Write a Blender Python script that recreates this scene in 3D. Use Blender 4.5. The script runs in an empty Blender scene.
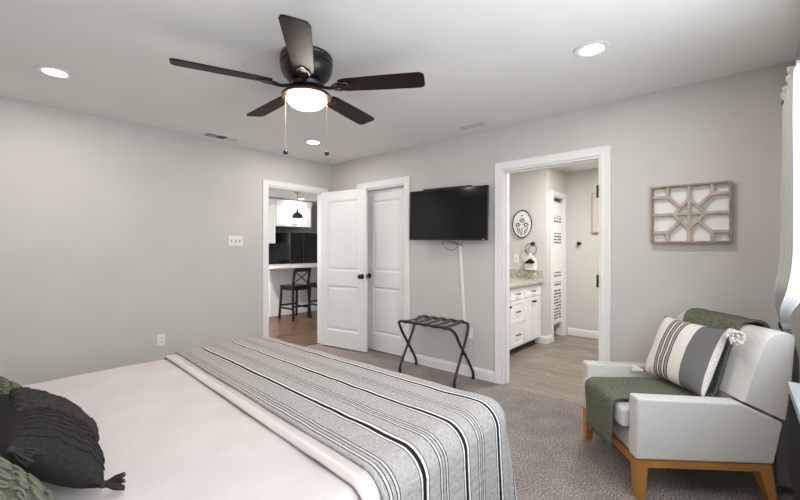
import bpy, bmesh, math, random
from mathutils import Vector, Matrix, noise
C = bpy.context.scene.collection
S = bpy.context.scene
PI = math.pi
R = math.radians
random.seed(7)

# ------------------------------------------------------------------ camera, world, light, exposure
cd = bpy.data.cameras.new('camera')
cam = bpy.data.objects.new('camera', cd); C.objects.link(cam)
cd.sensor_width = 36.0; cd.lens = 389.0 / 800 * 36; cd.clip_start = 0.02
cam.location = (4.23, -3.41, 1.27); cam.rotation_euler = (R(90), 0, R(41.07))
S.camera = cam
S.view_settings.view_transform = 'Standard'; S.view_settings.look = 'None'
S.view_settings.gamma = 1.0; S.view_settings.use_curve_mapping = False
S.view_settings.exposure = 0.12
w = bpy.data.worlds.new('sky'); S.world = w; w.use_nodes = True
bgn = w.node_tree.nodes['Background']
bgn.inputs[0].default_value = (0.86, 0.93, 1.0, 1); bgn.inputs[1].default_value = 6.3
WIN = (-3.95, -0.72, 0.86, 2.08)                    # window opening in the right wall, lengthened out of view for fill light: y0 y1 z0 z1
def area(name, loc, rot, sx, sy, power, col=(1, 1, 1), shape='RECTANGLE', portal=False, spread=180):
    l = bpy.data.lights.new(name, 'AREA'); l.shape = shape; l.size = sx
    if shape in ('RECTANGLE', 'ELLIPSE'): l.size_y = sy
    l.energy = power; l.color = col; l.spread = R(spread)
    if portal: l.cycles.is_portal = True
    o = bpy.data.objects.new(name, l); C.objects.link(o); o.location = loc; o.rotation_euler = rot
    return o
area('window_portal', (4.58, (WIN[0]+WIN[1])/2, (WIN[2]+WIN[3])/2), (0, R(90), 0), WIN[3]-WIN[2], WIN[1]-WIN[0], 1, portal=True)
area('kitchen_added_window_portal', (-2.2, -1.80, 1.52), (R(-90), 0, 0), 2.4, 1.15, 1, portal=True)
LAMP_W = 8.0                                       # each recessed bedroom lamp
GLOBE = 58.0                                        # fan globe emission

# ------------------------------------------------------------------ materials
def lin(h):
    h = h.lstrip('#'); v = [int(h[i:i+2], 16) / 255 for i in (0, 2, 4)]
    return tuple((c / 12.92 if c <= .04045 else ((c + .055) / 1.055) ** 2.4) for c in v) + (1,)
def newmat(name):
    m = bpy.data.materials.new(name); m.use_nodes = True
    nt = m.node_tree; b = nt.nodes['Principled BSDF']
    return m, nt, b
def N(nt, t, **k):
    n = nt.nodes.new(t)
    for a, v in k.items():
        if a.startswith('i_'): n.inputs[a[2:].replace('_', ' ')].default_value = v
        else: setattr(n, a, v)
    return n
def coords(nt, kind='Object', scale=(1, 1, 1), rot=(0, 0, 0)):
    t = N(nt, 'ShaderNodeTexCoord'); mp = N(nt, 'ShaderNodeMapping')
    mp.inputs['Scale'].default_value = scale; mp.inputs['Rotation'].default_value = rot
    nt.links.new(t.outputs[kind], mp.inputs[0]); return mp.outputs[0]
def mat(name, col, rough=.5, metal=0, col2=None, nscale=20, bump=0, bscale=None, bdist=.002, spec=.5, scale=(1, 1, 1), detail=3, coat=0, sheen=0, lo=.35, hi=.65):
    m, nt, b = newmat(name); L = nt.links.new
    c1 = lin(col); b.inputs['Base Color'].default_value = c1
    b.inputs['Roughness'].default_value = rough; b.inputs['Metallic'].default_value = metal
    b.inputs['Specular IOR Level'].default_value = spec
    if coat: b.inputs['Coat Weight'].default_value = coat; b.inputs['Coat Roughness'].default_value = .1
    if sheen: b.inputs['Sheen Weight'].default_value = sheen
    v = coords(nt, 'Object', scale)
    c2 = lin(col2) if col2 else tuple(c * .95 for c in c1[:3]) + (1,)
    n = N(nt, 'ShaderNodeTexNoise'); n.inputs['Scale'].default_value = nscale; n.inputs['Detail'].default_value = detail
    L(v, n.inputs['Vector'])
    r = N(nt, 'ShaderNodeValToRGB'); r.color_ramp.elements[0].color = c1; r.color_ramp.elements[1].color = c2
    r.color_ramp.elements[0].position = lo; r.color_ramp.elements[1].position = hi
    L(n.outputs[0], r.inputs[0]); L(r.outputs[0], b.inputs['Base Color'])
    if bump:
        n2 = N(nt, 'ShaderNodeTexNoise'); n2.inputs['Scale'].default_value = bscale or nscale; n2.inputs['Detail'].default_value = 4
        L(v, n2.inputs['Vector'])
        bp = N(nt, 'ShaderNodeBump'); bp.inputs['Strength'].default_value = bump; bp.inputs['Distance'].default_value = bdist
        L(n2.outputs[0], bp.inputs['Height']); L(bp.outputs[0], b.inputs['Normal'])
    return m
def weave(name, col, col2, scale=260, rough=.9, bump=.4, mix=.5):
    """cloth: two crossed fine wave patterns broken by noise"""
    m, nt, b = newmat(name); L = nt.links.new
    v = coords(nt, 'Object')
    n1 = N(nt, 'ShaderNodeTexNoise'); n1.inputs['Scale'].default_value = scale; n1.inputs['Detail'].default_value = 2
    sx = N(nt, 'ShaderNodeMapping'); sx.inputs['Scale'].default_value = (.22, .22, 1.6); L(v, sx.inputs[0]); L(sx.outputs[0], n1.inputs['Vector'])
    n2 = N(nt, 'ShaderNodeTexNoise'); n2.inputs['Scale'].default_value = scale; n2.inputs['Detail'].default_value = 2
    sy = N(nt, 'ShaderNodeMapping'); sy.inputs['Scale'].default_value = (1.6, 1.6, .22); L(v, sy.inputs[0]); L(sy.outputs[0], n2.inputs['Vector'])
    a = N(nt, 'ShaderNodeMath', operation='ADD'); L(n1.outputs[0], a.inputs[0]); L(n2.outputs[0], a.inputs[1])
    h = N(nt, 'ShaderNodeMath', operation='MULTIPLY'); h.inputs[1].default_value = .5; L(a.outputs[0], h.inputs[0])
    r = N(nt, 'ShaderNodeValToRGB'); r.color_ramp.elements[0].color = lin(col2); r.color_ramp.elements[1].color = lin(col)
    r.color_ramp.elements[0].position = .4; r.color_ramp.elements[1].position = .58
    L(h.outputs[0], r.inputs[0]); L(r.outputs[0], b.inputs['Base Color'])
    b.inputs['Roughness'].default_value = rough; b.inputs['Specular IOR Level'].default_value = .2
    bp = N(nt, 'ShaderNodeBump'); bp.inputs['Strength'].default_value = bump; bp.inputs['Distance'].default_value = .001
    L(h.outputs[0], bp.inputs['Height']); L(bp.outputs[0], b.inputs['Normal'])
    return m
def emis(name, col, s):
    m, nt, b = newmat(name)
    b.inputs['Base Color'].default_value = col; b.inputs['Emission Color'].default_value = col; b.inputs['Emission Strength'].default_value = s
    return m
def planks(name, c1, c2, mortar, rot, bw, rh, ms, rough, grain=(2, 40, 1)):
    m, nt, b = newmat(name); L = nt.links.new
    v = coords(nt, 'Object', (1, 1, 1), (0, 0, rot))
    br = N(nt, 'ShaderNodeTexBrick'); br.offset = .37; br.inputs['Scale'].default_value = 1
    br.inputs['Color1'].default_value = lin(c1); br.inputs['Color2'].default_value = lin(c2); br.inputs['Mortar'].default_value = lin(mortar)
    br.inputs['Brick Width'].default_value = bw; br.inputs['Row Height'].default_value = rh
    br.inputs['Mortar Size'].default_value = ms; br.inputs['Mortar Smooth'].default_value = .2; br.inputs['Bias'].default_value = 0
    L(v, br.inputs['Vector'])
    mp = N(nt, 'ShaderNodeMapping'); mp.inputs['Scale'].default_value = grain; L(v, mp.inputs[0])
    n = N(nt, 'ShaderNodeTexNoise'); n.inputs['Scale'].default_value = 1.5; n.inputs['Detail'].default_value = 6; L(mp.outputs[0], n.inputs['Vector'])
    r = N(nt, 'ShaderNodeValToRGB'); r.color_ramp.elements[0].position = .3; r.color_ramp.elements[1].position = .7
    r.color_ramp.elements[0].color = (.5, .5, .5, 1); r.color_ramp.elements[1].color = (1.25, 1.25, 1.25, 1)
    L(n.outputs[0], r.inputs[0])
    mx = N(nt, 'ShaderNodeMix', data_type='RGBA', blend_type='MULTIPLY'); mx.inputs['Factor'].default_value = 1
    L(br.outputs['Color'], mx.inputs['A']); L(r.outputs[0], mx.inputs['B']); L(mx.outputs['Result'], b.inputs['Base Color'])
    b.inputs['Roughness'].default_value = rough
    return m

M = {}
M['wall'] = mat('wall_paint', '#cdcac6', .75, col2='#cac7c3', nscale=3, bump=.12, bscale=90, bdist=.003, spec=.25)
M['bathwall'] = mat('bath_wall_paint', '#d6d2cd', .75, col2='#d3cfca', nscale=3, bump=.1, bscale=90, bdist=.003, spec=.25)
M['ceiling'] = mat('ceiling_paint', '#f1f0ed', .85, col2='#eeedea', nscale=3, bump=.12, bscale=70, bdist=.003, spec=.2)
M['trim'] = mat('trim_paint', '#eeedec', .35, col2='#ebeae9', nscale=4)
M['door'] = mat('door_paint', '#eae9e8', .4, col2='#e7e6e5', nscale=4)
M['white_gloss'] = mat('white_plastic', '#f0efee', .3)
M['black_metal'] = mat('black_metal', '#141414', .35, .0, col2='#191818', nscale=30)
M['rack_metal'] = mat('pewter_black_metal', '#2b2a2a', .42, .3, col2='#353433', nscale=60)
M['bronze'] = mat('oil_rubbed_bronze', '#5a3f2c', .42, .5, col2='#402d20', nscale=40)
M['blade'] = mat('espresso_wood', '#271912', .5, spec=.22, col2='#1c120d', nscale=5, scale=(1, 12, 1), bump=.05, bscale=30)
M['globe'] = emis('globe_glass', (1.0, .88, .75, 1), GLOBE)
M['lens'] = emis('lamp_lens', (1.0, .96, .9, 1), 12.0)
M['chain'] = mat('brass_chain', '#b9a58a', .4, .6)
M['fabric'] = weave('chair_linen', '#cfccc8', '#bcb9b5', 420)
M['oak'] = mat('honey_oak', '#b9803f', .42, col2='#a06a30', nscale=6, scale=(1, 1, .25), detail=6, bump=.05)
M['coverlet'] = mat('white_cotton', '#c3bbba', .9, col2='#bdb5b4', nscale=6, bump=.25, bscale=9, bdist=.012, spec=.15)
M['hem'] = weave('ivory_cotton', '#cec5c2', '#c3bab7', 600)
M['mattress'] = mat('mattress_cloth', '#d8d4d0', .9)
M['charcoal'] = weave('charcoal_cotton', '#2c2928', '#1a1818', 240, bump=.6)
M['charcoal_yarn'] = weave('charcoal_yarn', '#3c3836', '#211f1e', 500, bump=.8)
M['greenthrow'] = mat('green_boucle', '#464a3c', .95, col2='#818474', nscale=130, bump=1, bscale=120, bdist=.006, spec=.1, lo=.3, hi=.75)
M['cream_yarn'] = weave('cream_yarn', '#f0ece6', '#dfd9d1', 300, bump=.8)
M['curtain'] = None
M['granite'] = mat('granite', '#a39c92', .25, col2='#d3ccc0', nscale=34, detail=8, lo=.4, hi=.62)
M['art_wood'] = mat('weathered_wood', '#ab937f', .7, col2='#8f7866', nscale=14, detail=6, bump=.1)
M['art_pale'] = mat('whitewashed_wood', '#c3b5a8', .7, col2='#ac9c8e', nscale=18, detail=6, bump=.1)
M['screen'] = mat('tv_screen', '#070707', .08, spec=.5)
M['fridge'] = mat('black_fridge', '#1a1c20', .2, coat=.4)
M['stool'] = mat('black_stained_wood', '#1a1817', .4, col2='#221f1d', nscale=20)
M['counter'] = mat('white_quartz', '#e9e8e6', .2)
M['kwall'] = mat('kitchen_wall_paint', '#c9c6c3', .7)
M['strap'] = weave('black_webbing', '#5a5a5a', '#434343', 200)
M['towel'] = mat('white_towel', '#eeebe6', .95, bump=.5, bscale=150)
M['vent_dark'] = mat('vent_louver_steel', '#d4d3d1', .5)  # one even pale grey for every louver
M['void'] = mat('duct_black', '#2a2a2a', .9)

def carpet():
    m, nt, b = newmat('carpet'); L = nt.links.new
    v = coords(nt)
    n = N(nt, 'ShaderNodeTexNoise'); n.inputs['Scale'].default_value = 115; n.inputs['Detail'].default_value = 5; n.inputs['Roughness'].default_value = .7; L(v, n.inputs['Vector'])
    n3 = N(nt, 'ShaderNodeTexNoise'); n3.inputs['Scale'].default_value = 5; n3.inputs['Detail'].default_value = 3; L(v, n3.inputs['Vector'])
    r = N(nt, 'ShaderNodeValToRGB'); e = r.color_ramp.elements
    e[0].position = .36; e[0].color = lin('#544b46'); e[1].position = .64; e[1].color = lin('#cbc1bb')
    x = e.new(.5); x.color = lin('#8f8580')
    L(n.outputs[0], r.inputs[0])
    r2 = N(nt, 'ShaderNodeValToRGB'); r2.color_ramp.elements[0].color = (.86, .86, .86, 1); r2.color_ramp.elements[1].color = (1.08, 1.08, 1.08, 1)
    r2.color_ramp.elements[0].position = .35; r2.color_ramp.elements[1].position = .65; L(n3.outputs[0], r2.inputs[0])
    mx = N(nt, 'ShaderNodeMix', data_type='RGBA', blend_type='MULTIPLY'); mx.inputs['Factor'].default_value = 1
    L(r.outputs[0], mx.inputs['A']); L(r2.outputs[0], mx.inputs['B']); L(mx.outputs['Result'], b.inputs['Base Color'])
    b.inputs['Roughness'].default_value = .95; b.inputs['Specular IOR Level'].default_value = .1
    bp = N(nt, 'ShaderNodeBump'); bp.inputs['Strength'].default_value = 1; bp.inputs['Distance'].default_value = .012
    L(n.outputs[0], bp.inputs['Height']); L(bp.outputs[0], b.inputs['Normal'])
    return m
M['carpet'] = carpet()
M['tile'] = planks('wood_look_tile', '#92867b', '#7a6e63', '#a79d92', 0, .92, .155, .004, .35)
M['kfloor'] = planks('brown_wood_floor', '#463125', '#70533f', '#241912', PI / 2, 1.1, .13, .003, .3)

def curtain_mat():
    m, nt, b = newmat('curtain_cloth'); L = nt.links.new
    b.inputs['Base Color'].default_value = lin('#bfbebd'); b.inputs['Roughness'].default_value = .9
    tr = N(nt, 'ShaderNodeBsdfTranslucent'); tr.inputs[0].default_value = lin('#dcdcdc')
    mx = N(nt, 'ShaderNodeMixShader'); mx.inputs[0].default_value = .03
    L(b.outputs[0], mx.inputs[1]); L(tr.outputs[0], mx.inputs[2])
    L(mx.outputs[0], nt.nodes['Material Output'].inputs[0])
    return m
M['curtain'] = curtain_mat()
def glass_mat():
    m, nt, b = newmat('window_glass'); L = nt.links.new
    t = N(nt, 'ShaderNodeBsdfTransparent'); g = N(nt, 'ShaderNodeBsdfGlossy'); g.inputs['Roughness'].default_value = .02
    mx = N(nt, 'ShaderNodeMixShader'); mx.inputs[0].default_value = .06
    L(t.outputs[0], mx.inputs[1]); L(g.outputs[0], mx.inputs[2]); L(mx.outputs[0], nt.nodes['Material Output'].inputs[0])
    return m
M['glass'] = glass_mat()

def stripe_ramp(nt, fac, stops, default):
    r = N(nt, 'ShaderNodeValToRGB'); r.color_ramp.interpolation = 'CONSTANT'
    e = r.color_ramp.elements
    e[0].position = 0; e[0].color = lin(stops[0][1])
    e[1].position = stops[1][0]; e[1].color = lin(stops[1][1])
    for p, c in stops[2:]:
        q = e.new(p); q.color = lin(c)
    nt.links.new(fac, r.inputs[0]); return r
def throw_mat():
    """grey heather cloth with black, white and thin grey stripes; V of the UV map is metres along the bed"""
    m, nt, b = newmat('striped_throw_cloth'); L = nt.links.new
    tc = N(nt, 'ShaderNodeTexCoord'); sp = N(nt, 'ShaderNodeSeparateXYZ'); L(tc.outputs['UV'], sp.inputs[0])
    P_ = .207
    ad = N(nt, 'ShaderNodeMath', operation='ADD'); ad.inputs[1].default_value = P_ * 4 - .154 + .028; L(sp.outputs[1], ad.inputs[0])
    dv = N(nt, 'ShaderNodeMath', operation='DIVIDE'); dv.inputs[1].default_value = P_; L(ad.outputs[0], dv.inputs[0])
    fr = N(nt, 'ShaderNodeMath', operation='FRACT'); L(dv.outputs[0], fr.inputs[0])
    G, W_, K, D, Y = '#9d9a98', '#d4d1ce', '#1c1a1a', '#4a4746', '#bcb9b6'
    st = [(0, G), (.05, D), (.068, W_), (.10, K), (.175, W_), (.22, D), (.24, G), (.47, D), (.495, Y), (.53, D), (.55, G), (.60, D), (.622, Y), (.655, D), (.675, G)]
    r = stripe_ramp(nt, fr.outputs[0], st, G)
    # heather: fine ribs across the cloth
    mp = N(nt, 'ShaderNodeMapping'); mp.inputs['Scale'].default_value = (60, 420, 1); L(tc.outputs['UV'], mp.inputs[0])
    n = N(nt, 'ShaderNodeTexNoise'); n.inputs['Scale'].default_value = 1; n.inputs['Detail'].default_value = 2; L(mp.outputs[0], n.inputs['Vector'])
    r2 = N(nt, 'ShaderNodeValToRGB'); r2.color_ramp.elements[0].color = (.72, .72, .72, 1); r2.color_ramp.elements[1].color = (1.22, 1.22, 1.22, 1)
    r2.color_ramp.elements[0].position = .35; r2.color_ramp.elements[1].position = .65; L(n.outputs[0], r2.inputs[0])
    mx = N(nt, 'ShaderNodeMix', data_type='RGBA', blend_type='MULTIPLY'); mx.inputs['Factor'].default_value = 1
    L(r.outputs[0], mx.inputs['A']); L(r2.outputs[0], mx.inputs['B']); L(mx.outputs['Result'], b.inputs['Base Color'])
    b.inputs['Roughness'].default_value = .9; b.inputs['Specular IOR Level'].default_value = .15
    wv = N(nt, 'ShaderNodeTexNoise'); wv.inputs['Scale'].default_value = 1; m3 = N(nt, 'ShaderNodeMapping'); m3.inputs['Scale'].default_value = (55, 14, 1)
    L(tc.outputs['UV'], m3.inputs[0]); L(m3.outputs[0], wv.inputs['Vector'])
    bp = N(nt, 'ShaderNodeBump'); bp.inputs['Strength'].default_value = .5; bp.inputs['Distance'].default_value = .008
    L(wv.outputs[0], bp.inputs['Height']); L(bp.outputs[0], b.inputs['Normal'])
    return m
M['throw'] = throw_mat()
def stripe_pillow_mat():
    m, nt, b = newmat('striped_pillow_cloth'); L = nt.links.new
    tc = N(nt, 'ShaderNodeTexCoord'); sp = N(nt, 'ShaderNodeSeparateXYZ'); L(tc.outputs['UV'], sp.inputs[0])
    G, W_, K, H = '#716f6f', '#e3dcd4', '#3d3638', '#9b9794'
    st = [(0, G), (.05, W_), (.26, K), (.275, H), (.31, K), (.325, W_), (.355, K), (.37, H), (.40, K), (.415, W_), (.445, K), (.46, H), (.49, K), (.505, W_), (.70, G), (.97, W_)]
    r = stripe_ramp(nt, sp.outputs[0], st, G)
    mp = N(nt, 'ShaderNodeMapping'); mp.inputs['Scale'].default_value = (70, 160, 1); L(tc.outputs['UV'], mp.inputs[0])
    n = N(nt, 'ShaderNodeTexNoise'); n.inputs['Scale'].default_value = 1; n.inputs['Detail'].default_value = 2; L(mp.outputs[0], n.inputs['Vector'])
    r2 = N(nt, 'ShaderNodeValToRGB'); r2.color_ramp.elements[0].color = (.75, .75, .75, 1); r2.color_ramp.elements[1].color = (1.1, 1.1, 1.1, 1)
    r2.color_ramp.elements[0].position = .35; r2.color_ramp.elements[1].position = .6; L(n.outputs[0], r2.inputs[0])
    mx = N(nt, 'ShaderNodeMix', data_type='RGBA', blend_type='MULTIPLY'); mx.inputs['Factor'].default_value = 1
    L(r.outputs[0], mx.inputs['A']); L(r2.outputs[0], mx.inputs['B']); L(mx.outputs['Result'], b.inputs['Base Color'])
    b.inputs['Roughness'].default_value = .92; b.inputs['Specular IOR Level'].default_value = .15
    bp = N(nt, 'ShaderNodeBump'); bp.inputs['Strength'].default_value = .4; bp.inputs['Distance'].default_value = .003
    L(n.outputs[0], bp.inputs['Height']); L(bp.outputs[0], b.inputs['Normal'])
    return m
M['stripe_pillow'] = stripe_pillow_mat()
M['green_pillow'] = weave('sage_cotton', '#57594a', '#45473a', 260, bump=.6)
M['green_cord'] = weave('sage_cord', '#66685a', '#525446', 400, bump=.6)
def shower_mat():
    m, nt, b = newmat('shower_curtain_cloth'); L = nt.links.new
    tc = N(nt, 'ShaderNodeTexCoord'); sp = N(nt, 'ShaderNodeSeparateXYZ'); L(tc.outputs['UV'], sp.inputs[0])
    Z, O = '#000000', '#ffffff'
    mask = stripe_ramp(nt, sp.outputs[1], [(0, Z), (.04, O), (.285, Z), (.315, O), (.345, Z), (.39, O), (.435, Z), (.645, O), (.745, Z), (.82, O), (.885, Z)], Z)
    d = N(nt, 'ShaderNodeMath', operation='MULTIPLY'); d.inputs[1].default_value = 1 / .0245; L(sp.outputs[1], d.inputs[0])
    fr = N(nt, 'ShaderNodeMath', operation='FRACT'); L(d.outputs[0], fr.inputs[0])
    lt = N(nt, 'ShaderNodeMath', operation='LESS_THAN'); lt.inputs[1].default_value = .5; L(fr.outputs[0], lt.inputs[0])
    mp = N(nt, 'ShaderNodeMapping'); mp.inputs['Scale'].default_value = (40, 41, 1); L(tc.outputs['UV'], mp.inputs[0])
    n = N(nt, 'ShaderNodeTexNoise'); n.inputs['Scale'].default_value = 1; L(mp.outputs[0], n.inputs['Vector'])
    gt = N(nt, 'ShaderNodeMath', operation='GREATER_THAN'); gt.inputs[1].default_value = .42; L(n.outputs[0], gt.inputs[0])
    a1 = N(nt, 'ShaderNodeMath', operation='MULTIPLY'); L(mask.outputs[0], a1.inputs[0]); L(lt.outputs[0], a1.inputs[1])
    a2 = N(nt, 'ShaderNodeMath', operation='MULTIPLY'); L(a1.outputs[0], a2.inputs[0]); L(gt.outputs[0], a2.inputs[1])
    mx = N(nt, 'ShaderNodeMix', data_type='RGBA'); L(a2.outputs[0], mx.inputs['Factor'])
    mx.inputs['A'].default_value = lin('#e8e5e1'); mx.inputs['B'].default_value = lin('#4a4d50')
    L(mx.outputs['Result'], b.inputs['Base Color']); b.inputs['Roughness'].default_value = .8
    return m
M['shower'] = shower_mat()

# ------------------------------------------------------------------ mesh building
class MB:
    def __init__(s, T=None):
        s.bm = bmesh.new(); s.uv = s.bm.loops.layers.uv.new('UVMap'); s.T = T or Matrix.Identity(4)
    def v(s, p): return s.bm.verts.new(s.T @ Vector(p))
    def f(s, vs):
        try: return s.bm.faces.new(vs)
        except ValueError: return None
    def box(s, a, b):
        x0, y0, z0 = a; x1, y1, z1 = b
        p = [s.v(q) for q in ((x0,y0,z0),(x1,y0,z0),(x1,y1,z0),(x0,y1,z0),(x0,y0,z1),(x1,y0,z1),(x1,y1,z1),(x0,y1,z1))]
        for q in ((0,3,2,1),(4,5,6,7),(0,1,5,4),(1,2,6,5),(2,3,7,6),(3,0,4,7)): s.f([p[i] for i in q])
        return s
    def hexa(s, bot, top):
        """eight corners: bottom loop and top loop, both counter-clockwise from above"""
        b = [s.v(q) for q in bot]; t = [s.v(q) for q in top]; n = len(b)
        s.f(b[::-1]); s.f(t)
        for i in range(n): s.f([b[i], b[(i+1) % n], t[(i+1) % n], t[i]])
        return s
    def prism(s, poly, axis, a, b):
        """polygon in the plane across axis, swept from a to b"""
        def P(u, v_, c): return {'x': (c, u, v_), 'y': (u, c, v_), 'z': (u, v_, c)}[axis]
        p = [s.v(P(u, v_, a)) for u, v_ in poly]; q = [s.v(P(u, v_, b)) for u, v_ in poly]; n = len(poly)
        s.f(p[::-1]); s.f(q)
        for i in range(n): s.f([p[i], p[(i+1) % n], q[(i+1) % n], q[i]])
        return s
    def lathe(s, prof, n=32, T=None, sx=1, sy=1):
        T = T or Matrix.Identity(4); rings = []
        for r, z in prof:
            if r < 1e-5: rings.append([s.v(T @ Vector((0, 0, z)))])
            else: rings.append([s.v(T @ Vector((r*sx*math.cos(2*PI*i/n), r*sy*math.sin(2*PI*i/n), z))) for i in range(n)])
        for a, b in zip(rings, rings[1:]):
            for i in range(n):
                j = (i+1) % n
                if len(a) == 1 and len(b) == 1: continue
                if len(a) == 1: s.f([a[0], b[j], b[i]])
                elif len(b) == 1: s.f([a[i], a[j], b[0]])
                else: s.f([a[i], a[j], b[j], b[i]])
        if len(rings[0]) > 1: s.f(rings[0][::-1])
        if len(rings[-1]) > 1: s.f(rings[-1])
        return s
    def cyl(s, p0, p1, r0, r1=None, n=16):
        p0, p1 = Vector(p0), Vector(p1); d = p1 - p0
        T = Matrix.Translation(p0) @ d.to_track_quat('Z', 'Y').to_matrix().to_4x4()
        return s.lathe([(r0, 0), (r1 if r1 is not None else r0, d.length)], n, T)
    def ball(s, c, r, n=16, sz=1):
        return s.lathe([(r*math.sin(PI*i/10), -r*sz*math.cos(PI*i/10)) for i in range(11)], n, Matrix.Translation(c))
    def tube(s, pts, r, n=8, closed=False, flat=1):
        pts = [Vector(p) for p in pts]; m = len(pts); rings = []; prev = None
        for i, p in enumerate(pts):
            if closed: t = pts[(i+1) % m] - pts[i-1]
            else: t = pts[min(i+1, m-1)] - pts[max(i-1, 0)]
            t.normalize()
            if prev is None:
                ref = Vector((0, 0, 1)) if abs(t.z) < .9 else Vector((1, 0, 0)); u = t.cross(ref).normalized()
            else: u = (prev - t * prev.dot(t)).normalized()
            prev = u; v_ = t.cross(u); rr = r[i] if isinstance(r, (list, tuple)) else r
            rings.append([s.v(p + rr * (math.cos(2*PI*k/n) * u + flat * math.sin(2*PI*k/n) * v_)) for k in range(n)])
        rng = range(m) if closed else range(m - 1)
        for i in rng:
            a, b = rings[i], rings[(i+1) % m]
            for k in range(n): s.f([a[k], a[(k+1) % n], b[(k+1) % n], b[k]])
        if not closed: s.f(rings[0][::-1]); s.f(rings[-1])
        return s
    def grid(s, fn, nu, nv, uvfn=None, closed_u=False):
        g = [[s.v(fn(i/nu, j/nv)) for j in range(nv+1)] for i in range(nu+1)]
        for i in range(nu):
            for j in range(nv):
                fc = s.f([g[i][j], g[i+1][j], g[i+1][j+1], g[i][j+1]])
                if fc and uvfn:
                    for lp, (a, b) in zip(fc.loops, ((i,j),(i+1,j),(i+1,j+1),(i,j+1))): lp[s.uv].uv = uvfn(a/nu, b/nv)
        return s
    def build(s, name, m, parent=None, loc=None, bevel=0, seg=2, sub=0, solid=0, angle=38, smooth=True, recalc=True):
        if recalc: bmesh.ops.recalc_face_normals(s.bm, faces=s.bm.faces[:])
        me = bpy.data.meshes.new(name); s.bm.to_mesh(me); s.bm.free()
        if smooth:
            me.polygons.foreach_set('use_smooth', [True] * len(me.polygons)); me.set_sharp_from_angle(angle=R(angle))
        me.materials.append(m)
        o = bpy.data.objects.new(name, me); C.objects.link(o)
        if parent: o.parent = parent
        if loc: o.location = loc
        if solid:
            q = o.modifiers.new('thickness', 'SOLIDIFY'); q.thickness = solid; q.offset = 0
        if bevel:
            q = o.modifiers.new('bevel', 'BEVEL'); q.width = bevel; q.segments = seg; q.limit_method = 'ANGLE'; q.angle_limit = R(35); q.harden_normals = True
        if sub:
            q = o.modifiers.new('subdivision', 'SUBSURF'); q.levels = sub; q.render_levels = sub
        return o
def tag(o, label, cat, group=None):
    o['label'] = label; o['category'] = cat
    if group: o['group'] = group
    return o
def thing(name, label, cat, loc=(0, 0, 0), rz=0, group=None):
    o = bpy.data.objects.new(name, None); C.objects.link(o); o.empty_display_size = .1
    o.location = loc; o.rotation_euler = (0, 0, rz)
    return tag(o, label, cat, group)
def struct(o):
    o['kind'] = 'structure'; return o
def dup(root, loc, rz=None, label=None):
    r = root.copy(); C.objects.link(r); r.location = loc
    if rz is not None: r.rotation_euler = (0, 0, rz)
    if label: r['label'] = label
    for ch in list(root.children):
        c = ch.copy(); C.objects.link(c); c.parent = r
        for g in list(ch.children):
            d = g.copy(); C.objects.link(d); d.parent = c
    return r
def smoothstep(a, b, x):
    t = max(0, min(1, (x - a) / (b - a))); return t * t * (3 - 2 * t)
def catmull(pts, k=8, closed=False):
    pts = [Vector(p) for p in pts]; out = []; n = len(pts)
    for i in range(n if closed else n - 1):
        if closed: a, b, c, d = pts[i-1], pts[i], pts[(i+1) % n], pts[(i+2) % n]
        else: a, b, c, d = pts[max(i-1, 0)], pts[i], pts[i+1], pts[min(i+2, n-1)]
        for j in range(k):
            t = j / k
            out.append(.5 * ((2*b) + (c-a)*t + (2*a-5*b+4*c-d)*t*t + (3*b-a-3*c+d)*t**3))
    if not closed: out.append(pts[-1])
    return out

# ------------------------------------------------------------------ the room shell
H = 2.44; XR = 4.49; YB = -4.2; TH = .12
# left wall (x = 0) with the kitchen doorway
K0, K1, DH = -.955, -.125, 2.036
struct(MB().box((-TH, YB - .1, 0), (0, K0, H)).box((-TH, K1, 0), (0, .0, H)).box((-TH, K0, DH), (0, K1, H)).build('wall_left', M['wall'], smooth=False))
# back wall (y = 0) with closet and bathroom doorways
c0, c1, b0, b1 = .61, 1.335, 2.542, 3.395
m = MB()
m.box((-TH, 0, 0), (c0, TH, H)).box((c1, 0, 0), (b0, TH, H)).box((b1, 0, 0), (XR + .1, TH, H))
m.box((c0, 0, DH), (c1, TH, H)).box((b0, 0, DH - .01), (b1, TH, H))
struct(m.build('wall_back', M['wall'], smooth=False))
# right wall (x = XR) with the window, rear wall
y0, y1, z0, z1 = WIN
struct(MB().box((XR, YB - .1, 0), (XR + .12, y0, H)).box((XR, y1, 0), (XR + .12, 0, H)).box((XR, y0, 0), (XR + .12, y1, z0)).box((XR, y0, z1), (XR + .12, y1, H)).build('wall_right', M['wall'], smooth=False))
struct(MB().box((-TH, YB - .1, 0), (XR + .12, YB, H)).build('wall_rear', M['wall'], smooth=False))
struct(MB().box((-.06, YB - .1, -.06), (XR + .1, -.005, 0)).box((c0 - .05, -.005, -.06), (c1 + .05, TH + .01, 0)).build('floor', M['carpet'], smooth=False))
struct(MB().box((-TH, YB - .1, H), (XR + .12, TH, H + .08)).build('ceiling', M['ceiling'], smooth=False))

# window: frame, sash bars, glass, sill
wf = MB(); xx0, xx1 = XR + .03, XR + .09
for a, b in (((xx0, y0, z0), (xx1, y0 + .05, z1)), ((xx0, y1 - .05, z0), (xx1, y1, z1)), ((xx0, y0, z0), (xx1, y1, z0 + .05)), ((xx0, y0, z1 - .05), (xx1, y1, z1)), ((xx0, (y0 + y1) / 2 - .025, z0), (xx1, (y0 + y1) / 2 + .025, z1))): wf.box(a, b)
win = struct(wf.build('window_1', M['trim'], bevel=.003))
MB().box((XR + .055, y0 + .04, z0 + .04), (XR + .06, y1 - .04, z1 - .04)).build('glass', M['glass'], win, smooth=False)
MB().box((XR - .012, y0 - .03, z0 - .03), (XR + .1, y1 + .0, z0)).build('sill', M['trim'], win, bevel=.004)

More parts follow.
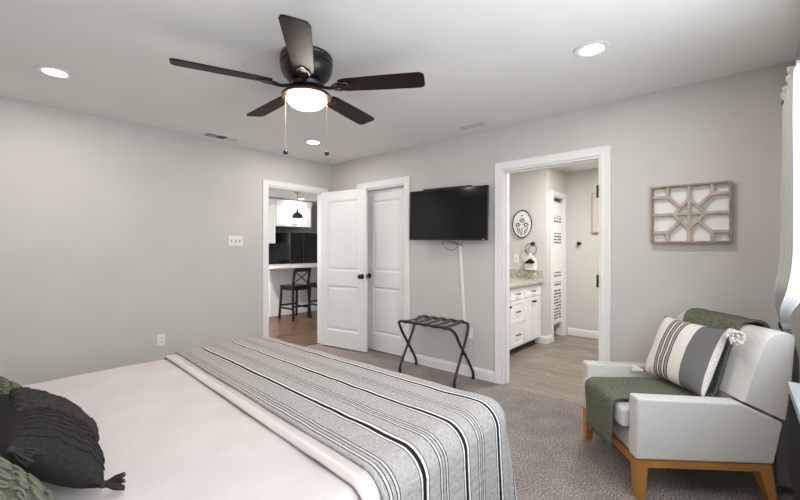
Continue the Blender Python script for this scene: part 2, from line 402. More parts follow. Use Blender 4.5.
# door casings
def casing_profile(wd):     # (offset from opening outwards, projection from wall)
    return [(0, 0), (0, .010), (.012, .014), (.02, .012), (.055, .016), (wd - .008, .019), (wd, .016), (wd, 0)]
def casing(n, wall, o0, o1, top, wd=.075, zt=None):
    """mitred casing round an opening; wall 'A': plane x=0 facing +x along y; 'B': plane y=0 facing -y along x; 'C': plane y=const facing -y"""
    m = MB(); pr = casing_profile(wd); rings = []
    for k, (cx, cz, sx, sz) in enumerate(((o0, 0, -1, 0), (o0, top, -1, 1), (o1, top, 1, 1), (o1, 0, 1, 0))):
        ring = []
        for off, pj in pr:
            a, z = cx + sx * off, cz + sz * off
            ring.append(m.v((pj, a, z) if wall == 'A' else (a, -pj, z)))
        rings.append(ring)
    k = len(pr)
    for a, b in zip(rings, rings[1:]):
        for i in range(k): m.f([a[i], a[(i+1) % k], b[(i+1) % k], b[i]])
    m.f(rings[0]); m.f(rings[-1])
    return struct(m.build('trim_%d' % n, M['trim'], angle=20))
casing(1, 'A', K0, K1, DH, .066)
casing(2, 'B', c0, c1, DH)
casing(3, 'B', b0, b1, DH - .01, .072)
def jamb(n, m): return struct(m.build('trim_%d' % n, M['trim'], bevel=.002))
t = .016
jamb(4, MB().box((-TH, K0, 0), (0, K0 + t, DH)).box((-TH, K1 - t, 0), (0, K1, DH)).box((-TH, K0 + t, DH - t), (0, K1 - t, DH)))
jamb(5, MB().box((c0, 0, 0), (c0 + t, TH, DH)).box((c1 - t, 0, 0), (c1, TH, DH)).box((c0 + t, 0, DH - t), (c1 - t, TH, DH)))
jb = MB(); dt = DH - .01
jb.box((b0, 0, 0), (b0 + t, TH, dt)).box((b1 - t, 0, 0), (b1, TH, dt)).box((b0 + t, 0, dt - t), (b1 - t, TH, dt))
jb.box((b0 + t, .04, 0), (b0 + t + .012, .075, dt - t)).box((b1 - t - .012, .04, 0), (b1 - t, .075, dt - t)).box((b0 + t + .012, .04, dt - t - .012), (b1 - t - .012, .075, dt - t))
jambB = jamb(6, jb)
# baseboards
def base(name, a, b, nrm, wall='trim'):
    """moulded baseboard from a to b (xy), nrm = direction into the room"""
    a, b, n_ = Vector((*a, 0)), Vector((*b, 0)), Vector((*nrm, 0))
    m = MB(); pr = [(0, 0), (.014, 0), (.014, .072), (.011, .08), (.012, .085), (.006, .099), (.004, .105), (0, .105)]
    r0 = [m.v(a + n_ * d + Vector((0, 0, z))) for d, z in pr]; r1 = [m.v(b + n_ * d + Vector((0, 0, z))) for d, z in pr]
    k = len(pr)
    for i in range(k): m.f([r0[i], r0[(i+1) % k], r1[(i+1) % k], r1[i]])
    m.f(r0); m.f(r1)
    return struct(m.build(name, M['trim'], angle=20))
base('baseboard_left', (0, YB), (0, K0 - .075), (1, 0))
base('baseboard_back', (c1 + .075, 0), (b0 - .075, 0), (0, -1))
base('baseboard_back', (b1 + .075, 0), (XR, 0), (0, -1))
base('baseboard_right', (XR, YB), (XR, -.014), (-1, 0))
base('baseboard_back', (.0, 0), (c0 - .075, 0), (0, -1))

# panelled doors
def leaf_mesh(wd, ht, th, T):
    """two-panel moulded door leaf, local x 0..wd, y 0..th, z 0..ht; face at y = 0 carries the panels"""
    m = MB(T)
    st, tr, mr0, mr1, br_ = .115, .125, .80, .985, .21
    pans = [(st, br_, wd - st, mr0), (st, mr1, wd - st, ht - tr)]
    # back and edges
    m.box((0, .012, 0), (wd, th, ht))
    # stiles and rails in front
    xs = [0, st, wd - st, wd]
    m.box((0, 0, 0), (st, .012, ht)).box((wd - st, 0, 0), (wd, .012, ht))
    m.box((st, 0, 0), (wd - st, .012, br_)).box((st, 0, mr0), (wd - st, .012, mr1)).box((st, 0, ht - tr), (wd - st, .012, ht))
    for x0, z0, x1, z1 in pans:        # sloped moulding + raised field
        def ring(i, y): return [m.v(q) for q in ((x0+i, y, z0+i), (x1-i, y, z0+i), (x1-i, y, z1-i), (x0+i, y, z1-i))]
        rs = [ring(0, 0), ring(.004, .004), ring(.018, .0115), ring(.03, .0115), ring(.048, .004)]
        for a, b in zip(rs, rs[1:]):
            for k in range(4): m.f([a[k], a[(k+1) % 4], b[(k+1) % 4], b[k]])
        m.f(rs[-1])
    return m
def knob(parent, T, mt):
    """round door knob with rosette; T maps +z away from the leaf"""
    m = MB(T)
    m.lathe([(0, 0), (.032, 0), (.032, .006), (.026, .010), (.012, .012), (.011, .03), (.018, .036), (.027, .045), (.029, .054), (.025, .063), (.014, .068), (0, .069)], 24)
    return m.build('handle', mt, parent, angle=30)
# bedroom door, swung open against the back wall
ang = R(8.8)
TD = Matrix.Translation((0.022, -.19, .012)) @ Matrix.Rotation(ang, 4, 'Z')
door = struct(leaf_mesh(.755, 2.022, .035, TD).build('door_1', M['door'], angle=12))
knob(door, TD @ Matrix.Translation((.695, 0, .93)) @ Matrix.Rotation(R(90), 4, 'X'), M['black_metal'])
m = MB(TD); m.box((.7545, .006, .90), (.7565, .029, .96)); m.build('latch_plate', M['black_metal'], door)
# closet door, closed and recessed in its jamb
TC = Matrix.Translation((c0 + t + .003, .075, .012))
cl = struct(leaf_mesh(c1 - c0 - 2*t - .006, DH - t - .016, .035, TC).build('door_2', M['door'], angle=12))
knob(cl, TC @ Matrix.Translation((.05, 0, .93)) @ Matrix.Rotation(R(90), 4, 'X'), M['black_metal'])
# hinges left on the bathroom jamb
for hz in (1.74, 1.02, .22):
    hm = MB(); hm.cyl((b1 - t - .007, -.012, hz - .05), (b1 - t - .007, -.012, hz + .05), .0075, n=10)
    hm.box((b1 - t - .003, -.014, hz - .05), (b1 - t, .03, hz + .05))
    hm.build('hinge', M['black_metal'], jambB)
# closet behind the closed door
struct(MB().box((.2, TH, -.05), (1.7, .9, 0)).build('floor', M['carpet'], smooth=False))
struct(MB().box((.1, .9, 0), (1.45 - .1, 1.0, H)).build('wall_back', M['wall'], smooth=False))
struct(MB().box((.1, TH, 0), (.2, .9, H)).build('wall_left', M['wall'], smooth=False))
struct(MB().box((.1, TH, H), (1.45, 1.0, H + .08)).build('ceiling', M['ceiling'], smooth=False))

# ------------------------------------------------------------------ kitchen shell beyond the left doorway
struct(MB().box((-4.4, -1.6, -.06), (-.06, 4.2, -.002)).build('floor', M['kfloor'], smooth=False))
struct(MB().box((-4.4, -1.6, H), (-TH, 4.2, H + .08)).build('ceiling', M['ceiling'], smooth=False))
struct(MB().box((-4.4, -1.7, 0), (-4.28, 4.3, H)).build('wall_left', M['kwall'], smooth=False))
struct(MB().box((-4.28, -1.72, 0), (-3.4, -1.6, H)).box((-1.0, -1.72, 0), (-TH, -1.6, H)).box((-3.4, -1.72, 0), (-1.0, -1.6, .95)).box((-3.4, -1.72, 2.1), (-1.0, -1.6, H)).build('wall_front', M['kwall'], smooth=False))
m = MB()
for a, b in (((-3.4, -1.69, .95), (-3.35, -1.63, 2.1)), ((-1.05, -1.69, .95), (-1.0, -1.63, 2.1)), ((-2.225, -1.69, .95), (-2.175, -1.63, 2.1)), ((-3.4, -1.69, .95), (-1.0, -1.63, 1.0)), ((-3.4, -1.69, 2.05), (-1.0, -1.63, 2.1))): m.box(a, b)
kw = struct(m.build('added_window', M['trim'], bevel=.003))  # unseen window, added to let daylight brighten the kitchen
MB().box((-3.36, -1.665, .99), (-1.04, -1.66, 2.06)).build('glass', M['glass'], kw, smooth=False)
struct(MB().box((-4.28, 4.2, 0), (-TH, 4.3, H)).build('wall_back', M['kwall'], smooth=False))
struct(MB().box((-TH, TH, 0), (-.02, 4.2, H)).build('wall_right', M['kwall'], smooth=False))

# ------------------------------------------------------------------ bathroom shell
BX0, BX1, BY1, BYE, BXS = 1.45, 4.1, 2.66, 1.85, 2.27
struct(MB().box((BX0, -.005, -.05), (BX1, BY1, -.001)).build('floor', M['tile'], smooth=False))
struct(MB().box((BX0, TH, H), (BX1, BY1 + .1, H + .08)).build('ceiling', M['ceiling'], smooth=False))
struct(MB().box((BX0 - .1, TH, 0), (BX0, BY1, H)).build('wall_left', M['bathwall'], smooth=False))
struct(MB().box((BX0, BYE, 0), (BXS, BYE + .12, H)).build('wall_end', M['bathwall'], smooth=False))
SY0, SY1 = 2.09, 2.53     # shower doorway
struct(MB().box((BXS - .12, BYE + .12, 0), (BXS, SY0, H)).box((BXS - .12, SY1, 0), (BXS, BY1, H)).box((BXS - .12, SY0, 2.03), (BXS, SY1, H)).build('wall_side', M['bathwall'], smooth=False))
struct(MB().box((BX0 - .1, BY1, 0), (BX1 + .1, BY1 + .1, H)).build('wall_back', M['bathwall'], smooth=False))
struct(MB().box((BX1, TH, 0), (BX1 + .1, BY1, H)).build('wall_right', M['bathwall'], smooth=False))
base('baseboard_end', (2.12, BYE), (BXS + .014, BYE), (0, -1))
base('baseboard_side', (BXS, BYE), (BXS, SY0 - .07), (1, 0))
base('baseboard_back', (BXS + .02, BY1), (BX1, BY1), (0, -1))
# shower doorway casing on the side wall (faces +x)
m = MB(); T_ = Matrix.Translation((BXS, 0, 0))
m.T = T_
wd = .07
m.box((0, SY0 - wd, 0), (.017, SY0, 2.03 + wd)).box((0, SY1, 0), (.017, SY1 + wd, 2.03 + wd)).box((0, SY0, 2.03), (.017, SY1, 2.03 + wd))
m.box((-.12, SY0, 0), (0, SY0 + .014, 2.03)).box((-.12, SY1 - .014, 0), (0, SY1, 2.03)).box((-.12, SY0 + .014, 2.016), (0, SY1 - .014, 2.03))
struct(m.build('trim_7', M['trim'], bevel=.003))

# ------------------------------------------------------------------ bed
BX, BXE, BT = 1.69, 3.50, .64
YF, YH = -1.945, -3.98
def drape(u, v, top, xe0, xe1, yf, rad, u0=None):
    """u = unfolded x, v = unfolded y towards the foot; bends over the edges with radius rad"""
    a = max(0, u - (xe1 - rad)) - max(0, (xe0 + rad) - u); b = max(0, v - (yf - rad))
    d = math.hypot(a, b)
    bx = min(max(u, xe0 + rad), xe1 - rad); by = min(v, yf - rad)
    if d < 1e-6: return Vector((bx, by, top))
    q = rad * PI / 2
    if d < q: r_, dz = rad * math.sin(d / rad), rad * (1 - math.cos(d / rad))
    else: r_, dz = rad + (d - q) * .06, rad + (d - q)
    return Vector((bx + r_ * a / d, by + r_ * b / d, top - dz))
bed = thing('bed', 'large bed with a smooth white coverlet beside the left wall', 'bed', (2.62, -2.96, 0))
Lb = Matrix.Translation((-2.62, 2.96, 0))
MB(Lb).box((BX + .04, YH, .08), (BXE - .04, YF - .05, .33)).build('bed_base', M['mattress'], bed, bevel=.02)
MB(Lb).box((BX + .02, YH, .332), (BXE - .02, YF - .03, .615)).build('mattress', M['mattress'], bed, bevel=.05, seg=4)
for x in (BX + .14, BXE - .14):
    for y in (YH + .12, YF - .22):
        MB(Lb).cyl((x, y, 0), (x, y, .082), .028, .034).build('leg', M['black_metal'], bed)
def cov(i, j):
    u = BX - .42 + i * (BXE - BX + .84); v = YH + j * (YF - YH + .40)
    p = drape(u, v, BT, BX, BXE, YF, .055)
    if p.z > BT - .002:
        p.z += .006 * noise.noise(Vector((u * 2.2, v * 2.2, 0))) + .0035 * noise.noise(Vector((u * 5 + v * 3, v * 6, 3)))
    else:
        k = smoothstep(BT - .03, BT - .4, p.z); w_ = -(.5 + .5 * math.sin(u * 14 + v * 15)) * .012 * k
        p += Vector((w_ if u > BXE else -w_ if u < BX else 0, w_ if v > YF else 0, 0))
    return p
MB(Lb).grid(cov, 130, 120).build('coverlet', M['coverlet'], bed, solid=.006)
# striped throw over the foot of the bed
TV0 = -2.607
def thr(i, j, lift=.026, off=0):
    u = BX - .40 + i * (BXE - BX + .86); v = TV0 + j * 1.10
    v2 = v - .066 * (u - BX - .9) * max(0, 1 - (v - TV0) / .64)
    p = drape(u, v2, BT + lift, BX - .03, BXE + .032, YF + .032, .085)
    z0_ = p.z
    wr = .004 * noise.noise(Vector((u * 9, v * 7, 1))) + .003 * noise.noise(Vector((u * 3, v * 24, 5)))
    if z0_ > BT - .03: p.z += wr
    else:
        k = smoothstep(BT - .05, BT - .45, z0_); a = max(0, u - BXE); b = max(0, v2 - YF)
        ph = math.atan2(b, a + 1e-6) if (a > 0 and b > 0) else 0
        fold = math.sin((v if a > 0 and b <= 0 else u) * 16 + 1) * .008 * k + (.02 * (1 + math.sin(ph * 6 - 1.6)) * k if ph else 0)
        n_ = Vector((a, b, 0)); n_ = n_.normalized() if n_.length > 0 else Vector((-1, 0, 0))
        p += n_ * fold
    return p
thw = tag(MB().grid(thr, 150, 110, lambda i, j: (i * 2.72, j * 1.10)).build('throw_blanket', M['throw'], solid=.008),
          'grey throw blanket with black and white stripes spread across the foot of the bed', 'blanket')
def hemf(i, j):
    u = BX - .40 + i * (BXE - BX + .86); v = TV0 - .055 + j * .075
    v2 = v - .066 * (u - BX - .9)
    r = .010 + .009 * abs(math.sin(j * PI * 1.9)) * (1 - .2 * math.sin(u * 9)) + .003 * noise.noise(Vector((u * 8, j * 4, 2)))
    return drape(u, v2, BT + r, BX - .02, BXE + .020, YF, .07)
MB().grid(hemf, 150, 16).build('folded_hem', M['hem'], thw, solid=.005)

# ------------------------------------------------------------------ pillows
def pillow_mesh(w_, h_, t_, T, n=28, pinch=.05, px=2.4, wr=.004, seed=0):
    """closed cushion: local x width, z height, y thickness (front is -y)"""
    m = MB(T); bm = m.bm
    def pt(i, j, side):
        u, v = -1 + 2*i/n, -1 + 2*j/n
        prof = max(0, (1 - abs(u)**px)) ** .55 * max(0, (1 - abs(v)**px)) ** .55
        x = w_/2 * u * (1 - pinch * (1 - v*v)); z = h_/2 * v * (1 - pinch * (1 - u*u))
        y = side * t_/2 * prof + wr * noise.noise(Vector((u*3 + seed, v*3, side))) * min(1, prof*2)
        return (x, y, z)
    fr = {}; bk = {}
    for i in range(n+1):
        for j in range(n+1):
            fr[i, j] = m.v(pt(i, j, -1))
            bk[i, j] = fr[i, j] if i in (0, n) or j in (0, n) else m.v(pt(i, j, 1))
    for i in range(n):
        for j in range(n):
            for d, q in ((fr, ((i,j),(i+1,j),(i+1,j+1),(i,j+1))), (bk, ((i,j),(i,j+1),(i+1,j+1),(i+1,j)))):
                fc = m.f([d[k] for k in q])
                if fc:
                    for lp, k in zip(fc.loops, q): lp[m.uv].uv = (k[0]/n, k[1]/n)
    return m, pt
def tassel(name, base_, tip, r, mt, parent, seed=0, n=26):
    """knotted tassel: a bound head and a skirt of strands"""
    rnd = random.Random(seed); base_, tip = Vector(base_), Vector(tip); d = tip - base_; L_ = d.length; q = d.to_track_quat('Z', 'Y')
    m = MB(Matrix.Translation(base_) @ q.to_matrix().to_4x4())
    m.ball((0, 0, L_*.16), r*.42, 10, 1.2); m.lathe([(r*.34, L_*.24), (r*.42, L_*.30), (r*.34, L_*.36)], 10)
    for k in range(n):
        a = 2*PI*k/n + rnd.random()*.3; rr = r * math.sqrt(rnd.random()); z = L_ * (.85 + .18*rnd.random())
        m.tube([(rr*.25*math.cos(a), rr*.25*math.sin(a), L_*.28), (rr*.75*math.cos(a), rr*.75*math.sin(a), L_*.6), (rr*math.cos(a+.1), rr*math.sin(a+.1), z)], r*.11, 5)
    return m.build(name, mt, parent)

# charcoal lumbar pillow, leaning far back on the bed; near lower corner at C0, tilted 45 degrees
TP = Matrix.Translation((2.785, -3.238, .752)) @ Matrix.Rotation(R(-2), 4, 'Z') @ Matrix.Rotation(R(180), 4, 'Z') @ Matrix.Rotation(R(-47), 4, 'X')
# local: x along the bed width (mirrored), -y = front face towards the foot of the bed
bp_ = thing('lumbar_pillow', 'charcoal lumbar pillow with braided rows and tassels lying on the white coverlet', 'pillow', (2.735, -3.205, .66))
TPl = Matrix.Translation((-2.735, 3.205, -.66)) @ TP
pm, pt = pillow_mesh(.47, .24, .13, TPl, 30, .03, 3.0, .006, 2)
pm.build('cover', M['charcoal'], bp_, angle=80)
def on_front(pt, n, u, v, out):
    """point on a pillow's front face at u,v in 0..1, lifted out"""
    p = Vector(pt(u*n, v*n, -1)); a = Vector(pt(min(u+.02, 1)*n, v*n, -1)) - Vector(pt(max(u-.02, 0)*n, v*n, -1)); b = Vector(pt(u*n, min(v+.02, 1)*n, -1)) - Vector(pt(u*n, max(v-.02, 0)*n, -1))
    nn = a.cross(b); nn.normalize()
    return p + nn * out
for row in range(4):
    m = MB(TPl); uc = .50 + row * .118
    for strand in range(3):
        pts = []
        for k in range(91):
            v = .04 + .92 * k / 90; ph = k * .62 + strand * 2*PI/3
            pts.append(on_front(pt, 30, uc + .024 * math.sin(ph), v, .004 + .006 * math.cos(2*ph)))
        m.tube(pts, .0088, 6)
    m.build('braid', M['charcoal_yarn'], bp_)
for row in range(6):
    MB(TPl).tube([on_front(pt, 30, .09 + row * .062 + .004*math.sin(k*.5), .05 + .9*k/60, .0005) for k in range(61)], .0026, 5).build('rib', M['charcoal'], bp_)
def loc_corner(u, v): return TPl @ Vector(pt(u*30, v*30, -1))
ca = loc_corner(0, 1); cb = loc_corner(0, 0); cc = loc_corner(1, 1)
tassel('tassel', ca, ca + Vector((.006, .045, -.036)), .020, M['charcoal_yarn'], bp_, 1)
tassel('tassel', cb + Vector((-.004, -.012, .010)), cb + Vector((.012, .040, .004)), .022, M['charcoal_yarn'], bp_, 2)
tassel('tassel', cc, cc + Vector((.01, -.03, -.02)), .016, M['charcoal_yarn'], bp_, 3)

# two sage pillows with raised scrolls
def sage(name, label, T, seed, size=.46, th=.12):
    o = thing(name, label, 'pillow', T.translation)
    Tl = Matrix.Translation(-T.translation) @ T
    pm, pt = pillow_mesh(size, size, th, Tl, 30, .04, 2.6, .005, seed)
    pm.build('cover', M['green_pillow'], o, angle=80)
    m = MB(Tl); n = 30
    for r_ in range(9):
        for c_ in range(9):
            u0, v0 = .09 + c_ * .103, .09 + r_ * .103
            if r_ % 2 == 0:         # snail scroll
                pts = [on_front(pt, n, u0 + (.004 + .0058*k/2)*math.cos(k*.55), v0 + (.004 + .0058*k/2)*math.sin(k*.55), .003) for k in range(0, 15)]
                m.tube(pts, .0036, 5)
            else:                   # leaf loop
                s_ = 1 if c_ % 2 else -1
                pts = [on_front(pt, n, u0 + .019*math.sin(a) * (1 if s_ > 0 else 1) + s_*.018*math.cos(a), v0 + .042*math.cos(a), .003) for a in [2*PI*k/14 for k in range(14)]]
                m.tube(pts, .0036, 5, closed=True)
    m.build('scroll_embroidery', M['green_cord'], o)
    return o
sage('throw_pillow', 'sage green pillow with raised scrolls in front at the bottom left of the bed',
     Matrix.Translation((3.23, -3.43, .845)) @ Matrix.Rotation(R(172), 4, 'Z') @ Matrix.Rotation(R(-42), 4, 'X'), 4, .42)
sage('throw_pillow', 'sage green pillow with raised scrolls lying farther back behind the charcoal pillow',
     Matrix.Translation((2.19, -3.375, .765)) @ Matrix.Rotation(R(178), 4, 'Z') @ Matrix.Rotation(R(-60), 4, 'X'), 9, .36)

# ------------------------------------------------------------------ armchair
AC = (3.633, -.867, 0); AR = math.atan2(-.795, .606)
chair = thing('armchair', 'pale linen armchair on honey oak legs in the right back corner', 'armchair', AC, AR)
m = MB(); w2 = .335
# oak base frame
m.box((-.305, .0, .165), (.305, .045, .205)).box((-.305, .60, .165), (.305, .645, .205)).box((-.335, .0, .165), (-.295, .645, .205)).box((.295, .0, .165), (.335, .645, .205))
m.build('base_frame', M['oak'], chair, bevel=.003)
for s_ in (-1, 1):
    xo, xi = s_ * .337, s_ * .272
    def leg(b4, t4):
        if s_ < 0: b4, t4 = b4[::-1], t4[::-1]
        return MB().hexa(b4, t4)
    leg([(xi + s_*.022, .006, 0), (xo - s_*.004, .006, 0), (xo - s_*.004, .046, 0), (xi + s_*.022, .046, 0)],
        [(xi, -.002, .205), (xo, -.002, .205), (xo, .062, .205), (xi, .062, .205)]).build('leg', M['oak'], chair, bevel=.003)
    leg([(xi + s_*.022, .645, 0), (xo - s_*.004, .645, 0), (xo - s_*.004, .685, 0), (xi + s_*.022, .685, 0)],
        [(xi, .585, .205), (xo, .585, .205), (xo, .648, .205), (xi, .648, .205)]).build('leg', M['oak'], chair, bevel=.003)
# arms: side panels that slope down behind the back
for s_ in (-1, 1):
    poly = [(-.004, .207), (.655, .207), (.70, .415), (.50, .508), (0, .522)]
    MB().prism(poly, 'x', s_*.262, s_*.345).build('arm', M['fabric'], chair, bevel=.014, seg=4)
# seat deck and cushion
MB().box((-.26, .012, .207), (.26, .60, .325)).build('seat_deck', M['fabric'], chair, bevel=.012, seg=3)
def cush(n, x0, x1, y0, y1, z0, z1, crown):
    m = MB()
    def top(i, j): 
        x, y = x0 + i*(x1-x0), y0 + j*(y1-y0); e = (1 - (2*i-1)**4) * (1 - (2*j-1)**4)
        return (x, y, z1 - .018 + crown * e ** .6)
    def bot(i, j): 
        x, y = x0 + i*(x1-x0), y0 + (1-j)*(y1-y0); return (x, y, z0)
    m.grid(top, 20, 20); m.grid(bot, 20, 20)
    for k in range(20):
        pass
    bmesh.ops.bridge_loops(m.bm, edges=[e for e in m.bm.edges if e.is_boundary])
    return m.build(n, M['fabric'], chair, bevel=.02, seg=3)
cush('seat_cushion', -.257, .257, -.035, .50, .33, .452, .018)
# reclined back: profile in (y, z)
def back_prof():
    pr = [(.500, .522), (.505, .535), (.55, .69), (.592, .80), (.612, .838), (.64, .862), (.68, .868), (.725, .86), (.752, .842), (.757, .81), (.735, .62), (.706, .424), (.505, .517)]
    return pr
m = MB(); pr = back_prof()
def bw(z): return .345 - .004 * smoothstep(.5, .87, z)
sec = []
for k, s_ in enumerate((-1, -.93, -.80, .80, .93, 1)):
    row = []
    for q, (y, z) in enumerate(pr):
        front = q <= 3
        yy, zz = y, z
        if abs(s_) == 1 and q <= 7: yy = y + .016; zz = z - (.010 if q >= 4 else 0)
        if abs(s_) == .93 and q <= 5: yy = y + .004
        row.append(m.v((s_ * .345, min(yy, .75), zz)))
    sec.append(row)
k_ = len(pr)
for a, b in zip(sec, sec[1:]):
    for i in range(k_): m.f([a[i], a[(i+1) % k_], b[(i+1) % k_], b[i]])
m.f(sec[0]); m.f(sec[-1])
m.build('backrest', M['fabric'], chair, bevel=.012, seg=3, angle=60)
MB().box((-.256, .512, .33), (.256, .665, .53)).build('back_panel', M['fabric'], chair, bevel=.01)
# wing seams
for s_ in (-1, 1):
    m = MB(); m.tube(catmull([(s_*.335, .545, .50), (s_*.331, .60, .66), (s_*.325, .66, .82), (s_*.322, .70, .866)], 8), .003, 6)
    m.build('welt_seam', M['fabric'], chair)

# green throw over the seat and back
path = catmull([(-.066, .225), (-.064, .34), (-.055, .44), (-.02, .466), (.10, .468), (.25, .469), (.38, .471), (.46, .482), (.497, .55), (.545, .71), (.585, .815), (.613, .862), (.65, .884), (.70, .887), (.755, .872), (.778, .82), (.765, .70), (.748, .60)], 6)
path = [Vector((p[0], p[1], 0)) if len(p) == 2 else p for p in path]
thr_c = MB()
npth = len(path)
def gthr(i, j):
    f = i * (npth - 1); a = int(min(f, npth - 2)); q = path[a].lerp(path[a+1], f - a)
    x0 = -.10 + (-.12) * smoothstep(.35, .7, i) - .03 * smoothstep(0, .12, i); x1 = .205 - .03 * smoothstep(.35, .8, i)
    x = x0 + j * (x1 - x0)
    nz = .006 * noise.noise(Vector((i * 12, j * 5, 0)))
    z = q.y + nz - (.018 * (1-j) if i < .05 else 0)
    return (x, q.x + (nz if i < .15 else -abs(nz) * .4), z)
gt = thing('throw_blanket', 'green woolly throw draped over the armchair seat and back', 'blanket', AC, AR)
thr_c.grid(gthr, 120, 30).build('cloth', M['greenthrow'], gt, solid=.014)
m = MB(); rnd = random.Random(3)
for k in range(60):
    j = k / 59; x, y, z = gthr(0, j)
    m.tube([(x, y, z + .004), (x + rnd.uniform(-.006, .006), y - .003, z - .012), (x + rnd.uniform(-.012, .012), y + rnd.uniform(-.006, .004), z - .026)], .003, 5)
m.build('fringe', M['greenthrow'], gt)

# striped lumbar pillow on the chair (front face = local -y)
sp_c = Vector((.018, .425, .672))
Ts = Matrix.Translation(sp_c) @ Matrix.Rotation(R(7), 4, 'Z') @ Matrix.Rotation(R(-22), 4, 'X') @ Matrix.Rotation(R(0), 4, 'Y')
wc = Matrix.Translation(AC) @ Matrix.Rotation(AR, 4, 'Z')
spl = thing('throw_pillow', 'cream and grey striped pillow with white tassels on the armchair', 'pillow', wc @ Vector((sp_c.x, sp_c.y, .49)), AR)
Tsl = Matrix.Translation((-sp_c.x, -sp_c.y, -.49)) @ Ts
pm, pt = pillow_mesh(.46, .38, .14, Tsl, 32, .04, 2.8, .004, 5)
pm.build('cover', M['stripe_pillow'], spl, angle=80)
cr = Tsl @ Vector(pt(32, 32, -1)); clf = Tsl @ Vector(pt(0, 0, -1))
tassel('tassel', cr, cr + Vector((.085, -.03, -.02)), .040, M['cream_yarn'], spl, 4, 60)
tassel('tassel', clf, clf + Vector((-.040, -.050, .012)), .022, M['cream_yarn'], spl, 5, 30)

# ------------------------------------------------------------------ folding luggage rack
rk = thing('luggage_rack', 'black folding luggage rack with webbing straps under the television', 'luggage rack', (1.92, -.22, 0))
def arc(p, q, r_, k=6): pass
def u_tube(name, yt, yb, xt0, xt1, xb0, xb1, zt, feet_parent):
    """one folding frame: foot, leg up, rounded corner, top bar, corner, leg down"""
    kk = lambda s: (yb - yt) * s + yt
    def leg(xb, xt, z): f = (zt - z) / zt; return (xt + (xb - xt) * f, yt + (yb - yt) * f, z)
    L = [(xb0, yb, .012), leg(xb0, xt0, .10), leg(xb0, xt0, zt - .16), leg(xb0, xt0, zt - .07), (xt0 + .018, yt, zt - .016), (xt0 + .07, yt, zt), (xt0 + .16, yt, zt),
         (xt1 - .16, yt, zt), (xt1 - .07, yt, zt), (xt1 - .018, yt, zt - .016), leg(xb1, xt1, zt - .07), leg(xb1, xt1, zt - .16), leg(xb1, xt1, .10), (xb1, yb, .012)]
    L[0] = (xb0, yb, .014); L[1] = (xb0, yb + (yt - yb) * .06, .10); L[-2] = (xb1, yb + (yt - yb) * .06, .10)
    o = MB().tube(catmull(L, 8), .0135, 12).build(name, M['rack_metal'], rk)
    for xb in (xb0, xb1):
        MB().lathe([(0, 0), (.015, 0), (.0155, .03), (.0135, .034), (0, .034)], 12, Matrix.Translation((xb, yb, 0))).build('foot_cap', M['black_metal'], o)
    return o
fy, by_ = -.225, .155
u_tube('frame', fy, .175, -.305, .37, -.385, .335, .555, rk)
u_tube('frame', by_, -.16, -.355, .305, -.33, .335, .548, rk)
for k in range(5):
    xa = -.245 + k * .114; xb = -.20 + k * .118
    m = MB()
    def st(i, j, xa=xa, xb=xb):
        y = by_ + .016 - i * (by_ - fy + .032); sag = .016 * math.sin(PI * i)
        return (xa + (xb - xa) * i + (j - .5) * .062, y, .566 - sag - (.018 if i in (0, 1) else 0))
    m.grid(st, 24, 2).build('strap', M['strap'], rk, solid=.003)
    for yy, xx in ((by_, xa), (fy, xb)):
        MB().cyl((xx - .024, yy, .553), (xx + .024, yy, .553), .0165, n=12).build('strap_loop', M['black_metal'], rk)
for s_ in (-1, 1):
    MB().cyl((s_ * .345 - .016 + .012, -.02, .285), (s_ * .345 + .016 + .012, -.02, .285), .009, n=10).build('pivot', M['black_metal'], rk)

# ------------------------------------------------------------------ television on the wall
TVT = Matrix.Translation((1.985, -.115, 1.632)) @ Matrix.Rotation(R(2.4), 4, 'Z') @ Matrix.Rotation(R(1.2), 4, 'Y')
tvr = thing('television', 'black flat screen television mounted on the back wall above the luggage rack', 'television', (2.0, -.125, 1.65))
tvr.matrix_world = TVT
hw, hh = .462, .262
m = MB(); m.box((-hw, -.012, -hh), (hw, .012, hh)).box((-.30, .012, -.22), (.30, .055, .16)); m.build('casing', M['black_metal'], tvr, bevel=.004)
MB().box((-hw + .010, -.0135, -hh + .018), (hw - .010, -.0115, hh - .010)).build('screen', M['screen'], tvr, smooth=False)
m = MB()
for k, (xo, w_) in enumerate(((0, .004), (.0065, .003), (.012, .005), (.0195, .004))): m.box((hw - .052 + xo, -.0145, -hh + .006), (hw - .052 + xo + w_, -.0123, -hh + .013))
m.build('maker_mark', M['white_gloss'], tvr, smooth=False)
MB().box((-.30, .004, hh + .001), (.27, .045, hh + .016)).build('top_bar', M['black_metal'], tvr, bevel=.003)
m = MB(); m.box((-.14, .053, -.12), (.10, .066, .12)).box((-.05, .06, -.03), (.02, .113, .03))
m.build('wall_bracket', M['black_metal'], tvr, bevel=.003)
MB().tube(catmull([(-.05, .02, -hh + .02), (-.06, .03, -hh - .03), (-.015, .04, -hh - .085), (.055, .045, -hh - .10), (.105, .05, -hh - .06), (.08, .04, -hh - .02), (.06, .03, -hh + .02)], 8), .0028, 6).build('cable', M['black_metal'], tvr)
MB().tube(catmull([(.0, .03, -hh + .02), (.02, .04, -hh - .015), (.08, .07, -hh - .03), (.135, .105, -hh - .05)], 8), .0035, 6).build('cable', M['black_metal'], tvr)
m = MB(); m.hexa([(2.118, -.016, .50), (2.150, -.016, .50), (2.150, -.0, .50), (2.118, -.0, .50)], [(2.068, -.016, 1.312), (2.100, -.016, 1.312), (2.100, 0, 1.312), (2.068, 0, 1.312)])
tag(m.build('cord_cover', M['trim'], bevel=.004), 'long white cord cover running down the wall below the television', 'cord cover')

